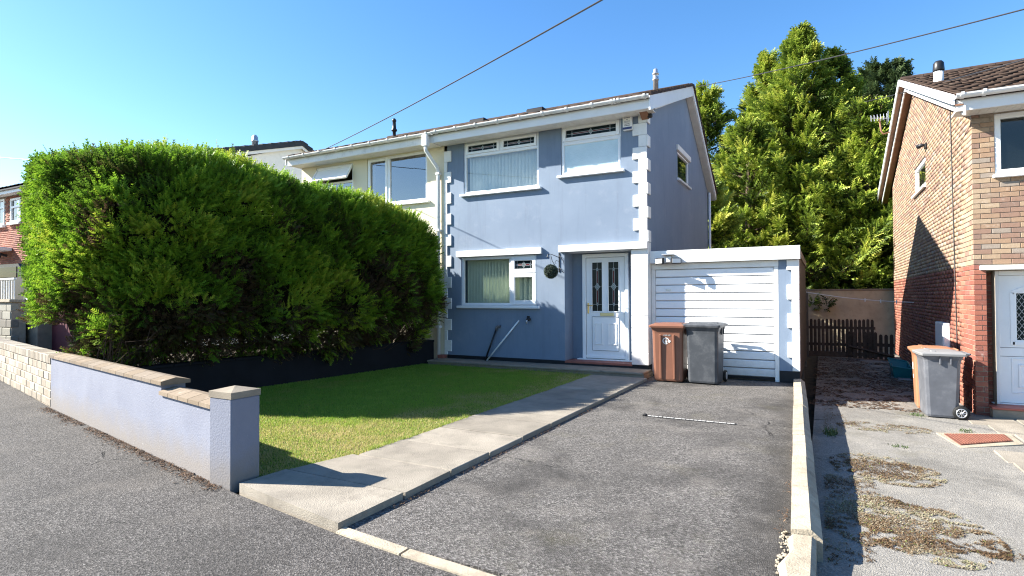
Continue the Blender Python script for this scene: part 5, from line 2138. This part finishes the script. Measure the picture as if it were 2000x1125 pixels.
# front door with number
fx0 = 2.257
fb = MB()
fb.box(fx0, fx0 + .07, RB - .06, RB - .002, -.105, 1.86, .006)
fb.box(3.15, 3.22, RB - .06, RB - .002, -.105, 1.86, .006)
fb.box(fx0 + .07, 3.15, RB - .06, RB - .002, 1.79, 1.86, .006)
fb.box(fx0 - .03, 3.25, RB - .09, RB - .002, -.124, -.106, .006)
fb.build('door_frame', M['upvc'], rh)
dx0, dx1 = fx0 + .075, 3.145
dpn = (dx0 + .20, dx1 - .20, .83, 1.52)
dr2 = wall_y(dx0, dx1, -.10, 1.785, RB - .035, .03, [dpn]).build('front_door', M['upvc'], rh)
MB().box(dpn[0] - .1, dpn[1] + .1, RB - .012, RB - .008, dpn[2], dpn[3]).build('pane', M['glass_dark'], dr2)
lt = MB()
xx = dpn[0]
stp = .066
nx = int((dpn[1] - dpn[0]) / stp) + 1
nz = int((dpn[3] - dpn[2]) / (stp * 1.6)) + 1
for i in range(-nz, nx + 1):
    for s in (1, -1):
        xa = dpn[0] + i * stp if s > 0 else dpn[0] + (i + nz) * stp
        za = dpn[2]
        xb, zb_ = xa + s * nz * stp, za + nz * stp * 1.6
        # clip to pane
        t0, t1 = 0.0, 1.0
        for lo, hi, q0, q1 in ((dpn[0], dpn[1], xa, xb), (dpn[2], dpn[3], za, zb_)):
            dq = q1 - q0
            if abs(dq) < 1e-9:
                continue
            ta_, tb_ = sorted(((lo - q0) / dq, (hi - q0) / dq))
            t0, t1 = max(t0, ta_), min(t1, tb_)
        if t1 - t0 > .02:
            strip(lt, (xa + (xb - xa) * t0, za + (zb_ - za) * t0), (xa + (xb - xa) * t1, za + (zb_ - za) * t1), RB - .013, .003, .003)
lt.build('lead_lattice', M['lead'], dr2)
# arched moulding round the pane
arc = [(dpn[0] - .045, .79), (dpn[1] + .045, .79)]
mo = MB()
for (pa_, pb_) in (((dpn[0] - .05, .78), (dpn[1] + .05, .78)), ((dpn[0] - .05, .76), (dpn[0] - .05, 1.53)), ((dpn[1] + .05, .76), (dpn[1] + .05, 1.53))):
    strip(mo, pa_, pb_, RB - .035, .022, .014)
ap = []
for i in range(9):
    s_ = i / 8
    ap.append((dpn[0] - .05 + (dpn[1] - dpn[0] + .1) * s_, 1.53 + .09 * math.sin(math.pi * s_)))
for i in range(8):
    strip(mo, ap[i], ap[i + 1], RB - .035, .024, .014)
mo.build('pane_moulding', M['upvc'], dr2)
s = MB()
frame_bars(s, dx0 + .13, dx1 - .13, -.02 + .06, .56, RB - .045, RB - .034, .022, .004)
frame_bars(s, dx0 + .21, dx1 - .21, .13, .47, RB - .05, RB - .034, .022, .004)
s.build('door_panel', M['upvc'], dr2)
box_ = MB()
strip(box_, (dx0 + .005, .715), (dx1 - .005, .715), RB - .035, .003, .0015)
strip(box_, (dx0 + .005, .585), (dx1 - .005, .585), RB - .035, .003, .0015)
box_.build('panel_groove', M['rubber'], dr2)
MB().box(2.615, 2.90, RB - .05, RB - .036, .615, .69, .004).build('letter_plate', M['black_metal'], dr2)
text_mesh('house_number', '24', .085, M['ink'], dr2, (2.665, RB - .037, 1.665))
# front window
w = MB()
frame_bars(w, WR[0], WR[1], WR[2], WR[3], BFY + .01, BFY + .09, .075)
win = w.build('window', M['upvc'], rh)
pane(win, WR[0] + .075, WR[1] - .075, WR[2] + .075, WR[3] - .075, BFY + .04, M['glass'])
MB().box(WR[0] - .03, WR[1] + .03, BFY - .06, BFY + .02, WR[2] - .05, WR[2] - .001, .008).build('sill', M['upvc'], win)
room(rh, WR[0], WR[1], WR[2], WR[3], BFY + .255, BFY + 3)
# side window, lamp, meter box, cable
w = MB()
frame_bars_x(w, SWR[0], SWR[1], SWR[2], SWR[3], BX + .02, BX + .09, .09)
win = w.build('window', M['upvc'], rh)
MB().box(BX + .05, BX + .058, SWR[0] + .09, SWR[1] - .09, SWR[2] + .09, SWR[3] - .09).build('pane', M['glass'], win)
MB().box(BX - .06, BX + .03, SWR[0] - .06, SWR[1] + .06, SWR[2] - .06, SWR[2] - .001, .006).build('sill', M['upvc'], win)
MB().box(BX + .25, BX + 1.5, SWR[0] - .3, SWR[1] + .3, SWR[2] - .3, SWR[3] + .3).build('room_lining', M['room'], rh)
fl_ = thing('flood_lamp', 'small black flood lamp on the brick wall above the side window', 'lamp', (BX, 15.0, 4.7))
MB().box(BX - .04, BX - .001, 14.84, 14.98, 4.62, 4.74, .01).build('mount', M['black_metal'], fl_)
MB().tube([(BX - .03, 14.9, 4.70), (BX - .09, 14.95, 4.71), (BX - .15, 15.0, 4.69)], [.02, .045, .05], 8).build('lamp_head', M['black_metal'], fl_)
mbx = thing('meter_box', 'white meter box on the brick wall behind the bins', 'meter box', (BX, 13.0, .6))
MB().box(BX - .10, BX - .001, 12.66, 13.50, .30, 1.0, .012).build('case', M['upvc'], mbx)
MB().box(BX - .107, BX - .10, 12.70, 13.46, .33, .97, .003).build('lid', M['upvc'], mbx)
MB().tube([(BX - .012, 12.3, 4.75), (BX - .012, 12.2, 3.0), (BX - .012, 12.05, .9), (BX - .012, 12.0, -.25)], .009, 5).build('wall_cable', M['wire'], rh)
# eaves
RE_Y, RE_Z = 10.34, 4.34
RRY, RRZ = 16.8, 6.72
RBY, RBZ = 23.2, 4.86
box('soffit', M['soffit'], rh, BX - .24, 9, RE_Y + .045, BFY - .003, 4.20, 4.22)
for i in range(9):
    MB().box(BX - .24 + i * .1 + .002, BX - .14 + i * .1 - .002, RE_Y + .045, BFY - .004, 4.19, 4.199).build('soffit_board', M['soffit'], rh)
box('fascia', M['gutter_clean'], rh, BX - .25, 9, RE_Y + .018, RE_Y + .044, 4.16, 4.335, .003)
gutter_run(rh, BX - .27, 9, RE_Y - .06, 4.385, M['gutter_clean'], [BX - .2, BX + .05, 2.9, 3.8], .062)
roof_slope(rh, 'roof_tiles', BX - .24, 9, (RE_Y, RE_Z + .03), (RRY, RRZ), M['tile'], .30, .26, .035, .014)
roof_slope(rh, 'roof_tiles', BX - .24, 9, (RBY, RBZ), (RRY, RRZ), M['tile'], .34, .30)
for i in range(16):
    xx = BX - .25 + i * .45
    c = MB()
    pr = [(RRY + .11 * math.cos(a), RRZ + .02 + .085 * math.sin(a)) for a in [math.pi * k / 8 for k in range(9)]]
    c.prism(pr, 'x', xx + .004, xx + .446)
    c.build('ridge_tile', M['tile'], rh)
vx = BX - .27
verge(rh, vx - .028, vx, RE_Y, RE_Z + .06, RRY, RRZ + .05, .14, M['upvc'])
verge(rh, vx - .028, vx, RRY, RRZ + .05, RBY, RBZ + .03, .16, M['upvc'])
verge(rh, vx + .10, vx + .125, RE_Y, RE_Z - .10, RRY, RRZ - .11, .15, M['upvc'])
verge(rh, vx + .10, vx + .125, RRY, RRZ - .11, RBY, RBZ - .13, .15, M['upvc'])
verge(rh, vx + .001, vx + .099, RE_Y, RE_Z - .0, RRY, RRZ - .0, .02, M['wood_brown'], 'verge_soffit', .08)
verge(rh, vx + .001, vx + .099, RRY, RRZ, RBY, RBZ, .02, M['wood_brown'], 'verge_soffit', .10)
verge(rh, vx + .126, BX - .001, BFY, RE_Z + .05, RRY, RRZ - .1, .02, M['soffit'], 'verge_soffit', .08)
verge(rh, vx + .126, BX - .001, RRY, RRZ - .05, RBY, RBZ - .05, .03, M['wood_brown'], 'verge_soffit', .16)
fl = MB()
fl.lathe([(.085, 5.4), (.085, 5.93)], (2.09, 14.0, 0))
fl.build('flue_pipe', M['chalk'], rh)
fl = MB()
fl.lathe([(.09, 5.931), (.10, 5.96), (.09, 6.10), (.06, 6.14), (.03, 6.15)], (2.09, 14.0, 0))
fl.build('flue_cowl', M['black_metal'], rh)
# aerial
ae = thing('tv_aerial', 'grey rooftop aerial bracketed to the boarded edge of the brick house', 'aerial', (1.7, 19.0, 6.0))
b = MB()
b.tube([(1.72, 18.9, 6.02), (1.55, 18.9, 5.98), (1.50, 18.9, 6.08), (1.47, 18.9, 6.42)], .022, 8)
b.build('mast', M['wood_brown'], ae)
b = MB()
b.tube([(1.25, 18.9, 6.47), (1.70, 18.9, 6.40)], .014, 6)
b.build('boom', M['galv'], ae)
for i in range(6):
    xa = 1.27 + i * .075
    b = MB()
    b.tube([(xa, 18.70, 6.46 - i * .01), (xa, 19.10, 6.46 - i * .01)], .008, 5)
    b.tube([(xa, 18.85, 6.36), (xa, 18.95, 6.56)], .008, 5)
    b.build('element', M['galv'], ae)
b = MB()
for i in range(5):
    zz = 6.28 + i * .07
    b.tube([(1.66, 18.72, zz), (1.66, 19.08, zz)], .008, 5)
b.tube([(1.66, 18.72, 6.28), (1.66, 18.72, 6.56)], .008, 5)
b.tube([(1.66, 19.08, 6.28), (1.66, 19.08, 6.56)], .008, 5)
b.build('reflector', M['galv'], ae)

# ------------------------------------------------------------------ side drive details
tb = thing('recycling_box', 'teal plastic recycling box tipped against the brick wall', 'recycling box', (1.66, 15.9, -.32))
b = MB()
b.add([(1.38, 15.1, -.31), (1.68, 15.1, -.31), (1.68, 15.7, -.31), (1.38, 15.7, -.31), (1.33, 15.0, -.05), (1.70, 15.0, -.10), (1.70, 15.8, -.02), (1.33, 15.8, .05)],
      [(0, 1, 5, 4), (1, 2, 6, 5), (2, 3, 7, 6), (3, 0, 4, 7), (0, 3, 2, 1)])
b.build('tub', M['teal'], tb)
b = MB()
b.tube([(1.33, 15.0, -.05), (1.70, 15.0, -.10), (1.70, 15.8, -.02), (1.33, 15.8, .05), (1.33, 15.0, -.05)], .02, 5)
b.build('rim', M['teal'], tb)
MB().box(1.42, 1.66, 14.7, 14.95, -.312, -.285, .01).build('loose_card', M['pale_lid'], tb)
dc = thing('drain_cover', 'rusty ribbed iron drain cover set in concrete on the side drive', 'drain cover', (1.66, 8.75, -.25))


def sidez(x, y):
    return zdrive(y)


cv = [(1.33, 8.93), (1.98, 9.22), (1.98, 8.86), (1.40, 8.36)]
cz = zdrive(8.8) + .02
MB().prism([(1.26, 9.0), (2.06, 9.34), (2.06, 8.76), (1.38, 8.22)], 'z', cz - .1, cz - .006).build('surround', M['kerb'], dc)
b = MB()
b.prism(cv, 'z', cz - .05, cz + .004)
pl = b.build('cover_plate', M['rust'], dc)
for i in range(1, 20):
    s_ = i / 20
    a_ = Vector((*cv[0], 0)).lerp(Vector((*cv[1], 0)), s_)
    c_ = Vector((*cv[3], 0)).lerp(Vector((*cv[2], 0)), s_)
    b = MB()
    b.tube([(a_.x, a_.y - .015, cz + .005), (c_.x, c_.y + .015, cz + .005)], .007, 4)
    b.build('rib', M['rust'], pl)
# paving slabs by the brick house door
pv = bpy.data.objects.new('side_paving', None)
link(pv, None, (2.2, 8.5, -.27))
pv['kind'] = 'structure'
for (x0, x1, y0, y1) in ((1.80, 2.38, 9.98, 10.60), (2.40, 3.0, 9.98, 10.60), (1.96, 2.56, 9.38, 9.96), (2.58, 3.2, 9.38, 9.96), (2.10, 2.7, 8.3, 9.36), (2.72, 3.4, 8.3, 9.36), (1.66, 2.28, 7.66, 8.22), (2.30, 2.95, 7.66, 8.28), (1.70, 2.33, 7.05, 7.64), (2.35, 3.0, 7.05, 7.64), (1.74, 2.4, 6.4, 7.03), (2.42, 3.1, 6.4, 7.03)):
    zz = zdrive((y0 + y1) / 2) + .012 + random.uniform(-.004, .004)
    MB().box(x0 + .006, x1 - .006, y0 + .006, y1 - .006, zz - .06, zz, .006).build('paving_slab', M['slab'] if random.random() < .85 else M['kerb'], pv)


def scatter_flakes(name, X, Y, zfun, mat, tint, s0, s1, label=None, lift=.012):
    n = len(X)
    Z = np.array([zfun(yy) for yy in Y]) + .004
    a = rng.random(n) * 2 * np.pi
    s = rng.uniform(s0, s1, n)
    asp = rng.uniform(.15, .55, n)
    tilt = rng.uniform(0, 1, n) * lift
    V = np.empty((n, 4, 3))
    for k, (u, v) in enumerate(((-1, -1), (1, -1), (1, 1), (-1, 1))):
        dx = u * s
        dy = v * s * asp
        V[:, k, 0] = X + dx * np.cos(a) - dy * np.sin(a)
        V[:, k, 1] = Y + dx * np.sin(a) + dy * np.cos(a)
        V[:, k, 2] = Z + tilt * (1 if k in (1, 2) else .1)
    return np_mesh(name, V.reshape(-1, 3), np.arange(4 * n).reshape(n, 4), mat, kind='stuff', attrs={'tint': ('POINT', np.repeat(tint, 4))})


def blob(cx, cy, rx, ry, n, rot=0.0):
    r = np.sqrt(rng.random(n)) ** .8
    a = rng.random(n) * 2 * np.pi
    x, y = r * np.cos(a) * rx, r * np.sin(a) * ry
    X = cx + x * math.cos(rot) - y * math.sin(rot)
    Y = cy + x * math.sin(rot) + y * math.cos(rot)
    P = np.stack([X, Y, 0 * X], 1)
    k = (vnoise(P, 6.0, 31) * .45 + vnoise(P, 17.0, 32) * .55 - .34 * r + rng.normal(0, .06, n)) > .24
    return X[k], Y[k]


bl_ = [blob(.52, 6.75, .46, .62, 17000, .3), blob(.58, 5.0, .46, .74, 30000, .2), blob(.70, 9.1, .55, .35, 7000, .1), blob(.20, 5.4, .25, 1.2, 9000), blob(.1, 9.2, .2, 1.2, 2500),
       blob(.5, 12.0, .9, 1.6, 4200), blob(.3, 15.0, .8, 1.6, 3200), blob(1.1, 4.6, .45, .14, 900), blob(.1, 4.4, .2, .5, 1500)]
X = np.concatenate([q[0] for q in bl_])
Y = np.concatenate([q[1] for q in bl_])
k = (X > -.0) & (X < 1.9)
X, Y = X[k], Y[k]
P3 = np.stack([X, Y, 0 * X], 1)
tint = np.clip(.42 + .9 * (vnoise(P3, 3.2, 33) - .5) + rng.normal(0, .20, len(X)) - .3 * np.clip((Y - 10) / 2, 0, 1), 0, .9)
tint = np.where(rng.random(len(X)) < .03, 1, tint)
scatter_flakes('dry_moss', X, Y, zdrive, M['moss'], tint, .0025, .010, lift=.010)
n = 9000
X = rng.uniform(-.2, 1.9, n)
Y = rng.uniform(10.6, 19.5, n)
P3 = np.stack([X, Y, 0 * X], 1)
k = vnoise(P3, 1.6, 51) * .6 + vnoise(P3, 5, 52) * .4 > .40
scatter_flakes('passage_litter', X[k], Y[k], zdrive, M['litter'], np.clip(rng.normal(.3, .3, k.sum()), 0, 1), .01, .04)
# litter under the front of the lilac wall
n = 2600
s_ = rng.random(n)
X = -4.15 + (-9.4 + 4.15) * s_
Y = 2.93 + (3.95 - 2.93) * s_ - np.abs(rng.normal(0, .06, n)) - .01
P3 = np.stack([X, Y, 0 * X], 1)
k = vnoise(P3, 2.5, 41) > .33
scatter_flakes('leaf_litter', X[k], Y[k], lambda y: .002, M['litter'], np.clip(rng.normal(.45, .25, k.sum()), 0, 1), .004, .016)
# crumbs beside the path edge and kerb
n = 900
s_ = rng.random(n)
X = np.concatenate([-2.72 + np.abs(rng.normal(0, .02, n)), -.22 - np.abs(rng.normal(0, .03, n))])
Y = np.concatenate([2.8 + 4.5 * s_ ** 1.3, 4.0 + 6 * rng.random(n)])
P3 = np.stack([X, Y, 0 * X], 1)
k = vnoise(P3, 3.0, 43) > .42
scatter_flakes('path_crumbs', X[k], Y[k], lambda y: .0, M['litter'], np.clip(rng.normal(.7, .25, k.sum()), 0, 1), .003, .009)
# weeds
def weed(label, x, y, z, n, h):
    t = thing('weed', label, 'weed', (x, y, z))
    X = x + rng.normal(0, .045, n)
    Y = y + rng.normal(0, .06, n)
    o = blades('leaves', X, Y, np.full(n, z), rng.uniform(.3, 1, n) * h, .008, M['fir_leaf'], np.clip(rng.normal(.85, .15, n), 0, 1), 1.2, kind=None, parent=None)
    me = o.data
    me.transform(Matrix.Translation((-x, -y, -z)))
    o.parent = t
    o.location = (0, 0, 0)


weed('green weed growing beside the pale edging near the garage', .07, 8.3, zdrive(8.3), 90, .10)
weed('small weed at the foot of the orange-brown bin', 1.22, 10.35, zdrive(10.3), 60, .05)
weed('small yellowish weed in the crack of the side drive', .76, 7.95, zdrive(8), 40, .03)
weed('weed tuft in the joint above the drain cover', 1.62, 9.35, zdrive(9.3), 50, .035)

# ------------------------------------------------------------------ overhead wires
def cable(label, pts, r):
    P_ = []
    (a, bb_, sag) = pts
    a, bb_ = Vector(a), Vector(bb_)
    for i in range(15):
        s_ = i / 14
        v = a.lerp(bb_, s_)
        v.z -= sag * 4 * s_ * (1 - s_)
        P_.append(v)
    o = MB().tube(P_, r, 5).build('overhead_cable', M['wire'], None)
    tag(o, label, 'cable', 'overhead cables between the houses')


def ext(a, b_, k):
    a, b_ = Vector(a), Vector(b_)
    return tuple(a + (b_ - a) * k)


cable('overhead cable rising from the cream house eaves across the open sky', ((-10.974, 10.2, 5.10), ext((-10.974, 10.2, 5.10), (-1.509, 5.0, 4.40), 1.5), .12), .009)
cable('overhead cable from the blue house ridge passing across the conifers', ((-2.697, 14.4, 6.60), ext((-2.697, 14.4, 6.60), (1.945, 8.0, 4.62), 1.3), .08), .009)
cable('overhead cable above the brick house roof', ((1.3, 22.0, 7.85), ext((1.3, 22.0, 7.85), (2.42, 10.0, 4.66), 1.1), .03), .010)
cable('thin overhead cable beyond the hedge', ((-42, 14.0, 9.65), (-30, 14.0, 7.8), .05), .022)

# ------------------------------------------------------------------ neighbouring house up the road
nh = thing('neighbour_house', 'white gabled brick-fronted house with dark grey tiles beyond the hedge', 'house', (-24, 10.6, 0))
NX = -17.0
NRY, NRZ = 14.94, 7.25
gable_wall(NX, 10.6, 5.45, NRY, NRZ - .12, 17.2, 6.2, 0, -.25, None).build('gable_wall', M['white'], nh)
win_n = [(-29.3, -28.62, 4.45, 5.5), (-28.1, -27.25, 4.5, 5.45), (-26.0, -24.5, 4.4, 5.45), (-22, -20.5, 4.4, 5.45), (-29.5, -28.4, 1.2, 2.6), (-26.0, -24.2, 1.2, 2.6)]
wall_y(-33, NX - .25, 0, 5.6, 10.5, .2, win_n).build('front_wall', M['mortar'], nh)
V, F, T = [], [], []
zc, row = 0, 0
while zc < 5.5:
    x = -33 + (.1125 if row % 2 else 0)
    while x < -26.3:
        a, c = x, x + .215
        x += .225
        if any(c > h0 - .0 and a < h1 and zc + .065 > g0 and zc < g1 for h0, h1, g0, g1 in win_n):
            continue
        i0 = len(V)
        V += [(a, 10.49, zc), (c, 10.49, zc), (c, 10.49, zc + .066), (a, 10.49, zc + .066), (a, 10.5, zc), (c, 10.5, zc), (c, 10.5, zc + .066), (a, 10.5, zc + .066)]
        F += [(i0, i0 + 1, i0 + 2, i0 + 3), (i0 + 3, i0 + 2, i0 + 6, i0 + 7), (i0, i0 + 4, i0 + 5, i0 + 1)]
        T += [random.random()] * 8
    zc += .076
    row += 1
np_mesh('brickwork', V, F, M['red_a'], nh, (-24, 10.5, 2), {'tint': ('POINT', T)}, kind='stuff')
for h0, h1, g0, g1 in win_n:
    w = MB()
    frame_bars(w, h0, h1, g0, g1, 10.47, 10.55, .08)
    if h1 - h0 < 1:
        w.box(h0 + .08, h1 - .08, 10.47, 10.55, g1 - .38, g1 - .31)
    wn_ = w.build('window', M['upvc'], nh)
    pane(wn_, h0 + .08, h1 - .08, g0 + .08, g1 - .08, 10.52, M['glass_sky'])
    MB().box(h0 - .08, h1 + .08, 10.38, 10.5, g0 - .09, g0 - .001).build('sill', M['upvc'], wn_)
    MB().box(h0, h1, 10.75, 10.8, g0, g1).build('room_lining', M['room'], nh)
box('fascia', M['gutter_clean'], nh, -33, NX + .15, 10.12, 10.16, 5.55, 5.75)
box('soffit', M['soffit'], nh, -33, NX + .15, 10.16, 10.49, 5.58, 5.60)
box('porch_canopy', M['gutter_clean'], nh, -29.6, -27.9, 9.7, 10.48, 3.38, 3.52, .02)
MB().tube([(-28.15, 10.4, 3.2), (-28.15, 10.2, 3.25), (-28.15, 10.15, 3.12)], .06, 6).build('porch_lamp', M['black_metal'], nh)
roof_slope(nh, 'roof_tiles', -33, NX + .14, (10.05, 5.72), (NRY, NRZ), M['tile_grey'], .34, .32, .06)
roof_slope(nh, 'roof_tiles', -33, NX + .14, (18.2, 5.75), (NRY, NRZ), M['tile_grey'], .34, .32, .06)
verge(nh, NX + .12, NX + .15, 10.05, 5.68, NRY, NRZ - .03, .2, M['gutter_clean'])
verge(nh, NX + .12, NX + .15, NRY, NRZ - .03, 18.2, 5.72, .2, M['gutter_clean'])
for (ya, za, yb, zb) in ((10.05, 5.72, NRY, NRZ), (NRY, NRZ, 18.2, 5.75)):
    for i in range(14):
        y0, y1 = ya + (yb - ya) * i / 14, ya + (yb - ya) * (i + 1) / 14
        z0, z1 = za + (zb - za) * i / 14, za + (zb - za) * (i + 1) / 14
        bb = MB()
        bb.prism([(y0, z0 - .13), (y1, z1 - .13), (y1, z1 + (.09 if zb < za else .05)), (y0, z0 + (.05 if zb < za else .09))], 'x', NX - .05, NX + .19)
        bb.build('verge_tile', M['tile_grey'], nh)
fl = MB()
fl.lathe([(.10, 6.2), (.10, 7.02), (.12, 7.03), (.12, 7.08), (.10, 7.1), (.10, 7.2), (.05, 7.27)], (-17.6, 13.5, 0))
fl.build('flue', M['galv'], nh)
# block terrace wall with railing
tw = thing('terrace_wall', 'grey concrete block terrace wall with white railing beside the hedge', 'wall', (-19, 6.5, 0))
box('core', M['mortar'], tw, -22, -17.36, 6.52, 6.8, 0, 1.42)
for r in range(7):
    x = -22 + (.22 if r % 2 else 0)
    while x < -17.35:
        a, c = x, min(x + .43, -17.35)
        if c - a > .06:
            piece('block', M['grey_block'], tw, a, c, 6.50, 6.66, r * .2 + .005, r * .2 + .195, .012)
        x += .44
box('coping', M['kerb'], tw, -22, -17.32, 6.46, 6.84, 1.421, 1.49, .01)
for i in range(34):
    x = -21.9 + i * .135
    MB().tube([(x, 6.6, 1.5), (x, 6.6, 1.98)], .013, 5).build('railing_bar', M['upvc'], tw)
MB().box(-22, -17.4, 6.57, 6.63, 1.98, 2.02, .006).build('railing_rail', M['upvc'], tw)
o = MB().box(-17.3, -14.5, 7.2, 7.4, 0, 1.28, .01).build('maroon_wall', M['maroon'], None)
tag(o, 'dark maroon painted wall between the terrace and the hedge', 'wall')
# parked car glimpsed behind the railing
pc = thing('parked_car', 'dark parked car seen through the white railing', 'car', (-20.5, 8.2, 1.0))
b = MB()
b.prism([(-22.6, 1.3), (-18.4, 1.3), (-18.3, 1.75), (-18.6, 2.0), (-19.3, 2.08), (-19.9, 2.5), (-21.6, 2.5), (-22.4, 2.1), (-22.7, 1.9)], 'y', 7.6, 9.2)
b.build('body', M['black_metal'], pc)
for xx in (-19.2, -21.8):
    w_o = MB().lathe([(.20, -.09), (.32, -.09), (.34, -.05), (.34, .05), (.32, .09), (.20, .09)], (xx, 7.65, 1.34), 'y', 20).build('wheel', M['rubber'], pc)
    MB().lathe([(.2, -.10), (.2, -.08), (.03, -.08)], (xx, 7.65, 1.34), 'y', 16).build('rim', M['galv'], w_o)
MB().box(-21.5, -19.95, 7.585, 7.6, 2.12, 2.42, .004).build('side_window', M['glass_dark'], pc)
MB().box(-22, -17, 6.9, 10.2, -.01, 1.0).build('terrace', M['concrete'], None, kind='structure')
